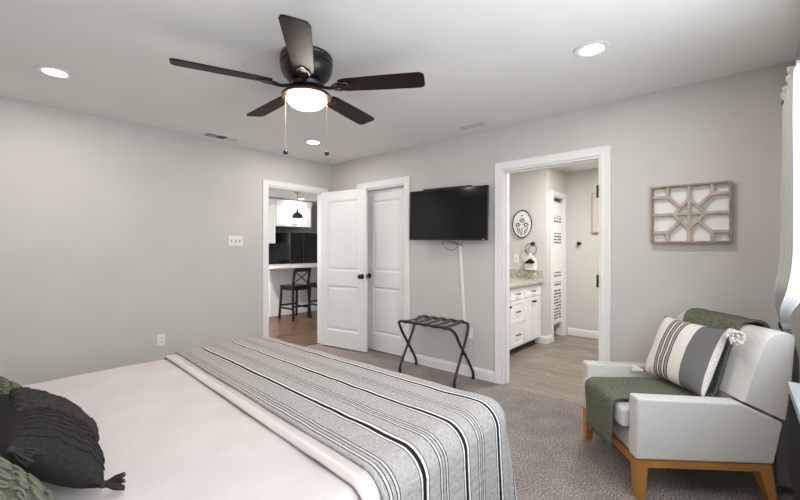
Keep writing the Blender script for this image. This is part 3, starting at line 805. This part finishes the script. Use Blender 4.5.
# wall plates
def outlet(loc, T, label, gang=1, kind='outlet'):
    o = thing('wall_outlet' if kind == 'outlet' else 'light_switch', label, kind if kind == 'outlet' else 'light switch', loc)
    o.matrix_world = Matrix.Translation(loc) @ T
    wd = .07 + (gang - 1) * .046
    MB().box((-wd/2, -.006, -.0575), (wd/2, 0, .0575)).build('cover_plate', M['white_gloss'], o, bevel=.003)
    for g in range(gang):
        x = (g - (gang - 1) / 2) * .046
        if kind == 'outlet':
            for z in (-.02, .02):
                MB().prism([(x - .016, z - .011), (x + .016, z - .011), (x + .017, z), (x + .016, z + .014), (x - .016, z + .014), (x - .017, z)], 'y', -.0085, -.0055).build('socket', M['white_gloss'], o, bevel=.001)
                MB().box((x - .0075, -.0090, z - .002), (x - .005, -.0083, z + .008)).box((x + .005, -.0090, z - .002), (x + .0075, -.0083, z + .008)).build('slot', M['void'], o, smooth=False)
        else:
            MB().box((x - .006, -.0085, -.013), (x + .006, -.0055, .013)).build('toggle_slot', M['void'], o, smooth=False)
            MB().hexa([(x - .0045, -.018, -.002), (x + .0045, -.018, -.002), (x + .0045, -.006, -.008), (x - .0045, -.006, -.008)], [(x - .0045, -.017, .006), (x + .0045, -.017, .006), (x + .0045, -.006, .004), (x - .0045, -.006, .004)]).build('toggle', M['white_gloss'], o)
    return o
RA = Matrix.Rotation(R(90), 4, 'Z')
outlet((0, -2.087, .395), RA, 'white power outlet low on the left wall above the bed', 1, 'outlet')
outlet((0, -1.345, 1.37), RA, 'white three toggle switch plate on the left wall beside the kitchen doorway', 3, 'switch')
outlet((2.19, 0, .44), Matrix.Identity(4), 'white power outlet on the back wall behind the luggage rack', 1, 'outlet')
outlet((1.84, BYE, 1.145), Matrix.Identity(4), 'white switch plate above the bathroom counter, left of the towel ring', 1, 'switch')

# ------------------------------------------------------------------ carved wall art
ax, az = 3.967, 1.524; aw, ah = .226, .205
art = thing('wall_art', 'weathered wood wall art with a fretwork lattice right of the bathroom doorway', 'wall art', (ax, 0, az))
m = MB(); d_, fw = .05, .013
m.box((-aw, -d_, -ah), (-aw + fw, 0, ah)).box((aw - fw, -d_, -ah), (aw, 0, ah)).box((-aw + fw, -d_, ah - fw), (aw - fw, 0, ah)).box((-aw + fw, -d_, -ah), (aw - fw, 0, -ah + fw))
m.build('frame', M['art_wood'], art, bevel=.0015)
MB().box((-aw + fw, -.008, -ah + fw), (aw - fw, -.001, ah - fw)).build('backing', mat('white_backing', '#efeeec', .8), art, smooth=False)
def bar(m, p, q, w_=.020, y0=-.040, y1=-.012):
    p, q = Vector(p), Vector(q); d = (q - p).normalized(); n_ = Vector((-d.y, d.x)) * w_ / 2; p = p - d * .004; q = q + d * .004
    c = [p - n_, q - n_, q + n_, p + n_]
    m.prism([(v.x, v.y) for v in c], 'y', y0, y1)
iw, ih = aw - fw, ah - fw
lat = [((0, -ih), (0, ih)), ((-iw, 0), (-.09, 0)), ((.09, 0), (iw, 0))]
lat += [((-.09, 0), (0, .105)), ((0, .105), (.09, 0)), ((.09, 0), (0, -.105)), ((0, -.105), (-.09, 0)), ((-.09, 0), (.09, 0))]
for sx in (-1, 1):
    for sz in (-1, 1):
        nx, nz = sx * .125, sz * .128
        lat += [((nx, nz), (nx, sz * ih)), ((nx, nz), (sx * iw, nz)), ((nx, nz), (sx * .05, sz * .05))]
for k, (p, q) in enumerate(lat):
    m = MB(); dy = .0006 * k
    bar(m, p, q, .020, -.040 - dy * .5, -.012); m.build('lattice_bar', M['art_pale'], art, bevel=.0015)

# ------------------------------------------------------------------ ceiling fan
FX, FY = 2.257, -2.006
fan = thing('ceiling_fan', 'dark five blade ceiling fan with a lit bowl light over the bed', 'ceiling fan', (FX, FY, H))
MB().lathe([(0, 0), (.140, 0), (.152, -.004), (.156, -.018), (.152, -.026), (.156, -.034), (.156, -.052), (.150, -.058), (.154, -.066), (.150, -.09), (.138, -.118), (.118, -.142), (.100, -.154), (0, -.156)], 48).build('motor_housing', M['black_metal'], fan)
MB().lathe([(0, -.156), (.092, -.158), (.098, -.168), (.092, -.186), (.06, -.192), (0, -.192)], 40).build('flywheel', M['black_metal'], fan)
MB().lathe([(0, -.192), (.058, -.193), (.062, -.205), (.064, -.218), (.10, -.222), (.136, -.228), (.147, -.238), (.146, -.250), (.120, -.254), (0, -.254)], 48).build('light_fitter', M['bronze'], fan)
MB().lathe([(.117, -.2545), (.118, -.260), (.112, -.276), (.096, -.293), (.07, -.306), (.036, -.313), (0, -.315)], 48).build('light_bowl', M['globe'], fan, recalc=True)
rb = 0.715
for k in range(5):
    a = R(32.4 + 72 * k)
    T_ = Matrix.Rotation(a, 4, 'Z') @ Matrix.Translation((0, 0, -.186)) @ Matrix.Rotation(R(-11), 4, 'X')
    out = [(.205, -.048), (.24, -.058), (.45, -.066), (rb - .03, -.070), (rb - .008, -.060), (rb, -.044), (rb, .044), (rb - .008, .060), (rb - .03, .070), (.45, .066), (.24, .058), (.205, .048)]
    bl = MB(T_).prism(out, 'z', -.004, .004).build('blade', M['blade'], fan, bevel=.002)
    Ta = Matrix.Rotation(a, 4, 'Z') @ Matrix.Translation((0, 0, -.186)) @ Matrix.Rotation(R(-11), 4, 'X')
    m = MB(Ta)
    m.tube(catmull([(.075, 0, .004), (.12, .0, -.010), (.16, 0, -.016), (.20, 0, -.010)], 6), .010, 8, flat=1.0)
    for s_ in (-1, 1): m.tube(catmull([(.15, 0, -.014), (.18, s_*.026, -.012), (.215, s_*.034, -.009), (.25, s_*.028, -.008), (.265, s_*.012, -.008)], 6), .0055, 6)
    m.prism([(.195, -.02), (.275, -.016), (.285, 0), (.275, .016), (.195, .02)], 'z', -.010, -.0045)
    m.build('blade_arm', M['black_metal'], bl)
    for x, y in ((.222, -.018), (.222, .018), (.262, 0)): MB(Ta).ball((x, y, -.0105), .005, 8, .6).build('screw', M['black_metal'], bl)
rx, ry = .754, .657
for s_, zb in ((-.128, -.578), (.122, -.585)):
    x, y = rx * s_, ry * s_
    m = MB(); m.tube([(x, y, -.245), (x, y, zb + .012)], .0008, 5)
    for q in range(28): m.ball((x, y, -.25 + (zb + .262) * q / 28), .0012, 5)
    pc = m.build('pull_chain', M['chain'], fan)
    MB().ball((x, y, zb), .0145, 14, 1.05).build('pull_ball', M['black_metal'], pc)

# ------------------------------------------------------------------ recessed lights and vents
def downlight(x, y, label, power, r=.085, group='recessed ceiling lights', col=(1, .95, .88)):
    o = thing('recessed_light', label, 'ceiling light', (x, y, H), 0, group)
    MB().lathe([(r, 0), (r + .012, -.002), (r + .012, -.006), (r - .008, -.010), (r - .022, -.006), (r - .022, 0)], 40).build('trim_ring', M['white_gloss'], o)
    MB().lathe([(0, -.0035), (r - .022, -.0035), (r - .022, -.001), (0, -.001)], 32).build('lens', M['lens'], o)
    l = area('lamp', (0, 0, -.008), (0, 0, 0), (r - .022) * 1.9, 0, power, col, 'DISK'); l.parent = o
    return o
downlight(.841, -2.972, 'recessed ceiling light above the left wall, leftmost in the bedroom', LAMP_W)
downlight(3.585, -.969, 'recessed ceiling light at the right, above the bathroom doorway', LAMP_W)
downlight(.751, -.852, 'recessed ceiling light behind the fan, near the kitchen doorway corner', LAMP_W)
downlight(3.60, -3.0, 'recessed ceiling light over the head end of the bed near the window', LAMP_W)
downlight(-3.34, 1.82, 'recessed ceiling light in the kitchen beyond the doorway', 9)
downlight(-1.6, -.3, 'added fill light in the kitchen ceiling just past the doorway', 60)  # unseen lamp added to lift the kitchen brightness
downlight(3.1, 1.25, 'added fill light in the middle of the bathroom ceiling', 42, col=(1, .99, .97))  # unseen lamp put in to light the bathroom
def vent(label, x, y, rz, ln, wd, tilts=(65, 40, -25)):
    o = thing('ceiling_vent', label, 'vent', (x, y, H), rz)
    m = MB(); a, b = ln/2, wd/2; f_ = .018
    m.box((-a, -b, -.005), (a, -b + f_, 0)).box((-a, b - f_, -.007), (a, b, 0)).box((-a, -b + f_, -.007), (-a + f_, b - f_, 0)).box((a - f_, -b + f_, -.007), (a, b - f_, 0))
    for k in (-1, 1): m.box((k * (ln - 2*f_) / 6 - .006, -b + f_, -.006), (k * (ln - 2*f_) / 6 + .006, b - f_, -.001))
    m.build('frame', M['white_gloss'], o, bevel=.0015)
    MB().box((-a + .01, -b + .01, -.0012), (a - .01, b - .01, -.0004)).build('duct', M['void'], o, smooth=False)
    sec_w = (ln - 2*f_) / 3
    for s_ in range(3):
        x0 = -a + f_ + s_ * sec_w + .006; x1 = x0 + sec_w - .012
        tl = R(tilts[s_])
        m = MB(); ns = 7
        for k in range(ns):
            yy = -b + f_ + (k + .5) * (wd - 2*f_) / ns
            h_ = .0056 if max(tilts) > 9 else .0082
            m.hexa([(x0, yy - h_*math.cos(tl) - .0006, -.0042 - h_*math.sin(tl)*.7), (x1, yy - h_*math.cos(tl) - .0006, -.0042 - h_*math.sin(tl)*.7), (x1, yy + h_*math.cos(tl), -.0042 + h_*math.sin(tl)*.7), (x0, yy + h_*math.cos(tl), -.0042 + h_*math.sin(tl)*.7)],
                   [(x0, yy - h_*math.cos(tl) - .0006, -.0034 - h_*math.sin(tl)*.7), (x1, yy - h_*math.cos(tl) - .0006, -.0034 - h_*math.sin(tl)*.7), (x1, yy + h_*math.cos(tl), -.0034 + h_*math.sin(tl)*.7), (x0, yy + h_*math.cos(tl), -.0034 + h_*math.sin(tl)*.7)])
        m.build('louvers', M['vent_dark'], o, smooth=False)
    return o
vent('ceiling vent with dark slots along the left wall', .188, -1.59, R(90), .355, .165)
vent('pale ceiling vent near the back wall above the television', 2.335, -.20, 0, .29, .15, (4, 4, -4))

# ------------------------------------------------------------------ window curtain, rod, slim black cabinet
def curt(i, j):
    """i across (0 = far end by the corner), j up; full folds, gathered by the tieback at z = .86"""
    z = .035 + j * 2.015
    up = smoothstep(.87, 1.12, z); low = smoothstep(.84, .70, z)
    yf = -.40 + .04 * low - .16 * smoothstep(1.1, 2.0, z) - .05 * up
    yn = -.60 + .02 * low - .55 * up
    y = yf + (yn - yf) * i
    amp = .016 + .026 * low + .018 * up
    xc = 4.432 - .032 * math.exp(-((z - 1.0) / .16) ** 2) - .012 * low
    ph = i * 2*PI * 6 + .35 * math.sin(z * 1.7) + .35 * noise.noise(Vector((i*4, z*1.5, 0)))
    x = xc - amp * math.cos(ph) + .004 * noise.noise(Vector((i * 14, z * 3, 5)))
    if z > 2.0: x += .012 * math.sin(ph * 2.7 + 1) * (z > 2.02); z += .016 * noise.noise(Vector((i * 34, 0, 9)))
    return (min(x, 4.482 - .022 * smoothstep(1.9, 1.97, z)), y, z)
cur = thing('window_curtain', 'pale floor length curtain hanging by the right edge behind the armchair', 'curtain', (4.43, -.7, 0))
jc = (.86 - .035) / 2.015
MB(Matrix.Translation((-4.43, .7, 0))).grid(lambda i, j: curt(i, jc + (1 - jc) * j), 180, 60).build('cloth', M['curtain'], cur, solid=.002)
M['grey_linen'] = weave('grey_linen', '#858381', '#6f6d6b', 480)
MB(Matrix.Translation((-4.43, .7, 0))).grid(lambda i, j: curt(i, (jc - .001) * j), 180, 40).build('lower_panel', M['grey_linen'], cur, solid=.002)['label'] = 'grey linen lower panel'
m = MB(Matrix.Translation((-4.43, .7, 0)))
def band(i, j):
    x, y, z = curt(i, (.86 - .035 + (j - .5) * .022) / 2.015)
    return (x - .006, y, z)
m.grid(band, 90, 2).build('tieback', M['charcoal'], cur, solid=.004)
rod = thing('curtain_rod', 'dark curtain rod end and bracket beside the top of the pale curtain', 'curtain rod', (4.475, -.48, 2.0))
MB().cyl((0, 0, 0), (0, -3.4, 0), .006, n=12).build('rod', M['bronze'], rod)
m = MB(); m.tube(catmull([(.002, .0, 0), (-.02, .012, .012), (-.05, .012, .03), (-.066, .004, .055), (-.055, -.006, .075), (-.045, 0, .062)], 6), .007, 8); m.build('finial', M['bronze'], rod)
MB().cyl((.002, 0, -.02), (.0148, 0, -.02), .022, n=16).build('bracket', M['bronze'], rod)

M['matte_black'] = mat('matte_black_paint', '#0e0e0e', .8, spec=.15)
cab = thing('slim_cabinet', 'slim black cabinet with a glossy grey top at the right edge', 'cabinet', (4.42, -1.75, 0))
MB().box((-.055, -.30, .47), (.065, .298, .775)).build('body', M['matte_black'], cab, bevel=.003)
MB().box((-.06, -.305, .775), (.066, .303, .80)).build('top', mat('grey_glossy_top', '#85888a', .35), cab, bevel=.003)
for y in (-.26, .26):
    MB().box((.03, y - .018, 0), (.055, y + .018, .47)).build('leg', M['black_metal'], cab, bevel=.002)
MB().box((-.0575, -.29, .49), (-.0545, .285, .76)).build('door', M['matte_black'], cab, bevel=.001)

# ------------------------------------------------------------------ kitchen
pen = thing('kitchen_peninsula', 'white panelled kitchen peninsula behind the black stools', 'kitchen island', (-2.75, 1.9, 0))
MB().box((-.30, -1.38, 0), (.27, 1.4, .92)).build('body', M['trim'], pen, bevel=.003)
MB().box((.27, -1.38, 0), (.284, 1.4, .10)).build('baseboard', M['trim'], pen, bevel=.003)
m = MB()
for k in range(4): m.box((.27, -1.38 + k * .68, .10), (.279, -1.31 + k * .68, .90))
m.build('panel_trim', M['trim'], pen, bevel=.002)
tag(MB().box((-3.1, .42, .921), (-2.19, 3.3, .972)).build('countertop', M['counter'], bevel=.006), 'white quartz counter overhanging the kitchen peninsula', 'countertop')
def stool(loc, rz, label):
    o = thing('bar_stool', label, 'stool', loc, rz, 'bar stools at the peninsula')
    # local: +x is the back of the stool
    sx, sy, sh = .19, .185, .625
    MB().box((-sx - .01, -sy - .01, sh - .028), (sx + .005, sy + .01, sh)).build('seat', M['stool'], o, bevel=.01, seg=3)
    m = MB(); m.box((-sx + .02, -sy + .02, sh - .09), (sx - .02, -sy + .04, sh - .028)).box((-sx + .02, sy - .04, sh - .09), (sx - .02, sy - .02, sh - .028)).box((-sx + .02, -sy + .04, sh - .09), (-sx + .04, sy - .04, sh - .028)).box((sx - .04, -sy + .04, sh - .09), (sx - .02, sy - .04, sh - .028))
    m.build('apron', M['stool'], o)
    h_ = .017
    for s_ in (-1, 1):
        yb, yt_ = s_ * (sy + .005), s_ * (sy - .018)
        q = lambda cx, cy, z: [(cx - h_, cy - h_, z), (cx + h_, cy - h_, z), (cx + h_, cy + h_, z), (cx - h_, cy + h_, z)]
        MB().hexa(q(-sx - .02, yb, 0), q(-sx + .022, yt_, sh - .028)).build('leg', M['stool'], o, bevel=.002)
        m = MB(); m.hexa(q(sx + .03, yb, 0), q(sx - .018, yt_, sh)); m.hexa(q(sx - .018, yt_, sh - .002), q(sx + .045, yt_, .93)); m.build('leg', M['stool'], o, bevel=.002)
        MB().box((-sx - .005, s_ * sy - .010, .19), (sx + .01, s_ * sy + .010, .222)).build('stretcher', M['stool'], o)
    MB().box((-sx - .015, -sy, .23), (-sx + .006, sy, .262)).build('stretcher', M['stool'], o)
    MB().box((sx + .0, -sy, .23), (sx + .02, sy, .262)).build('stretcher', M['stool'], o)
    MB().box((sx + .030, -sy - .005, .875), (sx + .056, sy + .005, .945)).build('top_rail', M['stool'], o, bevel=.006)
    for a, b in (((sx - .012, -sy + .02, sh + .03), (sx + .036, sy - .02, .885)), ((sx - .012, sy - .02, sh + .03), (sx + .036, -sy + .02, .885))):
        MB().cyl(a, b, .011, n=8).build('cross_bar', M['stool'], o)
    return o
s1 = stool((-2.0, .76, 0), R(2), 'black wooden bar stool with a crossed back, fully in view in the doorway')
dup(s1, (-2.0, 1.40, 0), R(-1), 'black wooden bar stool half hidden behind the open bedroom door')
pd = thing('pendant_light', 'small dark metal pendant lamp hanging over the peninsula', 'pendant lamp', (-2.55, 1.19, H))
MB().lathe([(0, 0), (.055, 0), (.055, -.012), (.02, -.02), (0, -.02)], 20).build('canopy', M['black_metal'], pd)
MB().cyl((0, 0, -.02), (0, 0, -.37), .004, n=6).build('cord', M['black_metal'], pd)
MB().lathe([(.018, -.34), (.022, -.36), (.024, -.40), (.055, -.412), (.085, -.44), (.10, -.475), (.108, -.515), (.106, -.515), (.097, -.477), (.082, -.444), (.054, -.417), (.02, -.405)], 28).build('shade', M['rack_metal'], pd)
MB().ball((0, 0, -.465), .032, 14).build('bulb', emis('bulb_glow', (1, .9, .75, 1), 6), pd)

def cabinet(label, y0, y1, z0, z1, xf, ndoors, knob_bottom=True):
    o = thing('upper_cabinet', label, 'cabinet', (-3.9, (y0 + y1) / 2, z0))
    hy = (y1 - y0) / 2; hz = z1 - z0; xr = xf + 3.9
    MB().box((-.378, -hy, 0), (xr - .02, hy, hz)).build('carcass', M['trim'], o)
    for k in range(ndoors):
        a = -hy + .006 + k * (2*hy - .006) / ndoors; b = a + (2*hy - .006) / ndoors - .006
        m = MB(); m.box((xr - .02, a, .006), (xr - .006, b, hz - .006)); f_ = .055
        m.box((xr - .006, a, .006), (xr, a + f_, hz - .006)).box((xr - .006, b - f_, .006), (xr, b, hz - .006)).box((xr - .006, a + f_, .006), (xr, b - f_, .006 + f_)).box((xr - .006, a + f_, hz - .006 - f_), (xr, b - f_, hz - .006))
        d = m.build('door', M['trim'], o, bevel=.0015)
        ky = (b - .03) if k % 2 == 0 else (a + .03)
        MB().lathe([(0, 0), (.008, 0), (.006, .012), (.014, .02), (.012, .028), (0, .03)], 12, Matrix.Translation((xr, ky, .06)) @ Matrix.Rotation(R(90), 4, 'Y')).build('knob', M['black_metal'], d)
    MB().prism([(xr - .03, hz), (xr + .005, hz), (xr + .05, hz + .10), (xr + .05, hz + .125), (xr - .03, hz + .125)], 'y', -hy, hy).build('crown_molding', M['trim'], o)
    return o
cabinet('white upper kitchen cabinet left of the refrigerator, hung lower', .50, 1.335, 1.42, 2.29, -3.6, 2)
cabinet('white two door kitchen cabinet above the refrigerator', 1.342, 2.30, 1.81, 2.29, -3.6, 2)
fr = thing('refrigerator', 'black side by side refrigerator under the white kitchen cabinets', 'refrigerator', (-3.71, 1.965, 0))
MB().box((-.55, -.46, .03), (.35, .46, 1.66)).build('body', M['fridge'], fr, bevel=.004)
MB().box((.352, -.46, .07), (.42, -.105, 1.665)).build('freezer_door', M['fridge'], fr, bevel=.012, seg=3)
MB().box((.352, -.098, .07), (.42, .46, 1.665)).build('door', M['fridge'], fr, bevel=.012, seg=3)
for y in (-.135, -.068):
    MB().tube(catmull([(.41, y, .62), (.455, y, .66), (.46, y, 1.0), (.455, y, 1.42), (.41, y, 1.46)], 6), .010, 8).build('handle', M['black_metal'], fr)
for y in (-.38, .38): MB().box((-.3, y - .03, 0), (.3, y + .03, .04)).build('foot', M['black_metal'], fr)
bc = thing('base_cabinet', 'white base cabinet with a pale counter left of the refrigerator', 'cabinet', (-3.9, .70, 0))
MB().box((-.378, -.55, 0), (.25, .55, .89)).build('body', M['trim'], bc, bevel=.002)
MB().box((-.378, -.555, .891), (.28, .555, .93)).build('counter', M['counter'], bc, bevel=.004)
tag(MB().box((-4.2, .90, .931), (-3.9, 1.2, 1.04)).build('microwave', M['fridge'], bevel=.01), 'dark countertop appliance beside the refrigerator', 'appliance')

# ------------------------------------------------------------------ bathroom furniture
vx = 2.20; VY0, VY1 = .55, BYE - .004
van = thing('bathroom_vanity', 'white shaker bathroom vanity along the left side of the bathroom', 'vanity', (vx, 1.2, 0))
V = lambda y: y - 1.2
MB().box((-.53, V(VY0), .085), (-.018, V(VY1), .828)).build('carcass', M['trim'], van)
MB().box((-.53, V(VY0 + .01), 0), (-.09, V(VY1), .085)).build('toe_kick', M['stool'], van)
def front(name, y0, y1, z0, z1, f_=.045, pull=None):
    m = MB(); y0, y1 = V(y0), V(y1)
    m.box((-.018, y0, z0), (-.006, y1, z1)); m.box((-.006, y0, z0), (0, y0 + f_, z1)).box((-.006, y1 - f_, z0), (0, y1, z1)).box((-.006, y0 + f_, z0), (0, y1 - f_, z0 + f_)).box((-.006, y0 + f_, z1 - f_), (0, y1 - f_, z1))
    o = m.build(name, M['trim'], van, bevel=.0015)
    if pull == 'cup':
        yc, zc = (y0 + y1) / 2, (z0 + z1) / 2
        MB().tube(catmull([(-.004, yc - .045, zc), (.02, yc - .04, zc), (.026, yc, zc), (.02, yc + .04, zc), (-.004, yc + .045, zc)], 5), .006, 8).build('handle', M['black_metal'], o)
    elif pull:
        yc = y1 - .028 if pull == 'R' else y0 + .028
        MB().lathe([(0, 0), (.008, 0), (.006, .012), (.016, .02), (.014, .03), (0, .032)], 12, Matrix.Translation((0, yc, z1 - .055)) @ Matrix.Rotation(R(90), 4, 'Y')).build('knob', M['black_metal'], o)
zt, zb = .805, .105
for z0_, z1_ in ((.665, zt), (.385, .655), (zb, .375)): front('drawer', .905, 1.305, z0_, z1_, .04, 'cup')
front('drawer', 1.32, 1.825, .665, zt, .04, 'cup')
front('door', 1.32, 1.567, zb, .655, .05, 'R'); front('door', 1.573, 1.825, zb, .655, .05, 'L')
front('door', .57, .89, zb, .655, .05, 'R'); front('drawer', .57, .89, .665, zt, .04, 'cup')
ct = thing('vanity_countertop', 'speckled granite countertop with backsplash on the bathroom vanity', 'countertop', (2.0, 1.2, .83))
MB().box((-.53, V(VY0 - .02), 0), (.232, V(VY1), .035)).build('slab', M['granite'], ct, bevel=.004)
MB().box((-.53, V(VY1 - .02), .035), (.225, V(VY1), .16)).build('backsplash', M['granite'], ct, bevel=.002)
# oval plaque
pl = thing('wall_plaque', 'oval white plaque with a black rim and dark flower print in the bathroom', 'wall decor', (1.933, BYE, 1.635))
RX = Matrix.Rotation(R(90), 4, 'X')
MB().lathe([(0, 0), (.140, 0), (.140, .012), (.144, .02), (.141, .023), (.136, .021), (.134, .012), (0, .012)], 48, RX, 1, 1.36).build('frame', M['black_metal'], pl)
MB().lathe([(0, .0125), (.133, .0125), (.133, .0135), (0, .0135)], 48, RX, 1, 1.36).build('plate', M['white_gloss'], pl)
m = MB()
def disc(x, z, r, n=14, sx=1): m.prism([(x + sx*r*math.cos(2*PI*k/n), z + r*math.sin(2*PI*k/n)) for k in range(n)], 'y', -.0150, -.0132)
def ringp(x, z, r): m.tube([(x + r*math.cos(2*PI*k/16), -.0145, z + r*math.sin(2*PI*k/16)) for k in range(16)], .0045, 6, closed=True)
for x, z, r in ((0, .05, .019), (-.062, -.01, .020), (.055, -.012, .020)):
    ringp(x, z, r)
    for k in range(6): disc(x + (r + .013) * math.cos(k*PI/3), z + (r + .010) * math.sin(k*PI/3), .0065)
for x0, z0_, x1, z1_ in ((-.05, -.14, -.075, -.05), (-.02, -.15, -.045, -.06), (.0, -.15, .0, -.05), (.03, -.15, .05, -.06), (.05, -.13, .09, -.04)):
    m.tube([(x0, -.0145, z0_), ((x0+x1)/2, -.0145, (z0_+z1_)/2 + .01), (x1, -.0145, z1_)], .0042, 6)
for x, z in ((-.002, .118),): disc(x, z, .009, sx=1.5)
m.build('flower_print', M['charcoal'], pl)
# towel ring and towel
tr_ = thing('towel_ring', 'black towel ring on the wall beside the oval plaque in the bathroom', 'towel ring', (2.085, BYE, 1.355))
MB().lathe([(0, 0), (.028, 0), (.028, .008), (.014, .014), (.010, .05), (.014, .058), (0, .062)], 20, RX).build('mount', M['black_metal'], tr_)
MB().tube([(.078*math.sin(2*PI*k/36) - .012, -.050, -.075 + .078*math.cos(2*PI*k/36)) for k in range(36)], .005, 8, closed=True).build('ring', M['black_metal'], tr_)
tw = thing('hand_towel', 'white hand towel with a black bow hanging from the bathroom towel ring', 'towel', (2.073, BYE - .05, 1.20))
m = MB()
def twf(i, j):
    s = i * 2 - 1; x = (j - .5) * .150 * (1 - .78 * math.exp(-(s*4.2)**2)); z = .01 - .215 * abs(s) + .0; y = -.018 * (1 if s > 0 else -1) * min(1, abs(s) * 16) + .004 * math.sin(j * 14)
    return (x, y, z + (.012 if abs(s) < .08 else 0))
m.grid(twf, 40, 16).build('cloth', M['towel'], tw, solid=.006)
m = MB()
for x, z, r in ((-.035, -.095, .030), (.0, -.075, .034), (.036, -.088, .030), (-.055, -.105, .02), (.055, -.10, .018), (.01, -.10, .03)): m.ball((x, -.032, z), r * .75, 10)
m.build('bow', M['charcoal'], tw)
# shower curtain
def shw(i, j):
    y = SY0 + .02 + i * (SY1 - SY0 - .04); z = .19 + j * 1.78
    return (BXS - .045 + .020 * math.sin(i * 2*PI * 5.5 + .3 * math.sin(z * 2)), y, z)
sc_ = thing('shower_curtain', 'white shower curtain with dark dashed stripe bands in the bathroom', 'shower curtain', (BXS - .05, (SY0 + SY1) / 2, .19))
MB(Matrix.Translation((-BXS + .05, -(SY0 + SY1) / 2, -.19))).grid(shw, 90, 40, lambda i, j: (i, j)).build('cloth', M['shower'], sc_, solid=.002)
m = MB(); m.cyl((.005, -.205, 1.79), (.005, .205, 1.79), .010, n=10); m.build('rod', M['rack_metal'], sc_)
m = MB()
for k in range(6): m.ball((.005, -.18 + k * .072, 1.775), .016, 8)
m.build('rings', M['rack_metal'], sc_)
# hook and framed canvas on the far wall
hk = thing('robe_hook', 'round black robe hook on the far bathroom wall', 'hook', (2.458, BY1, 1.366))
MB().lathe([(0, 0), (.022, 0), (.022, .006), (.010, .012), (.010, .035), (.024, .045), (.026, .055), (.018, .064), (0, .066)], 18, RX).build('peg', M['black_metal'], hk)
cv = thing('wall_canvas', 'small pale framed panel at the right of the far bathroom wall', 'picture', (2.86, BY1, 1.80))
MB().box((-.215, -.035, -.27), (.215, 0, .27)).build('panel', M['kwall'], cv, bevel=.003)
m = MB()
for a, b in (((-.23, -.045, -.285), (-.212, 0, .285)), ((.212, -.045, -.285), (.23, 0, .285)), ((-.212, -.045, .268), (.212, 0, .285)), ((-.212, -.045, -.285), (.212, 0, -.268))): m.box(a, b)
m.build('frame', M['art_pale'], cv, bevel=.002)
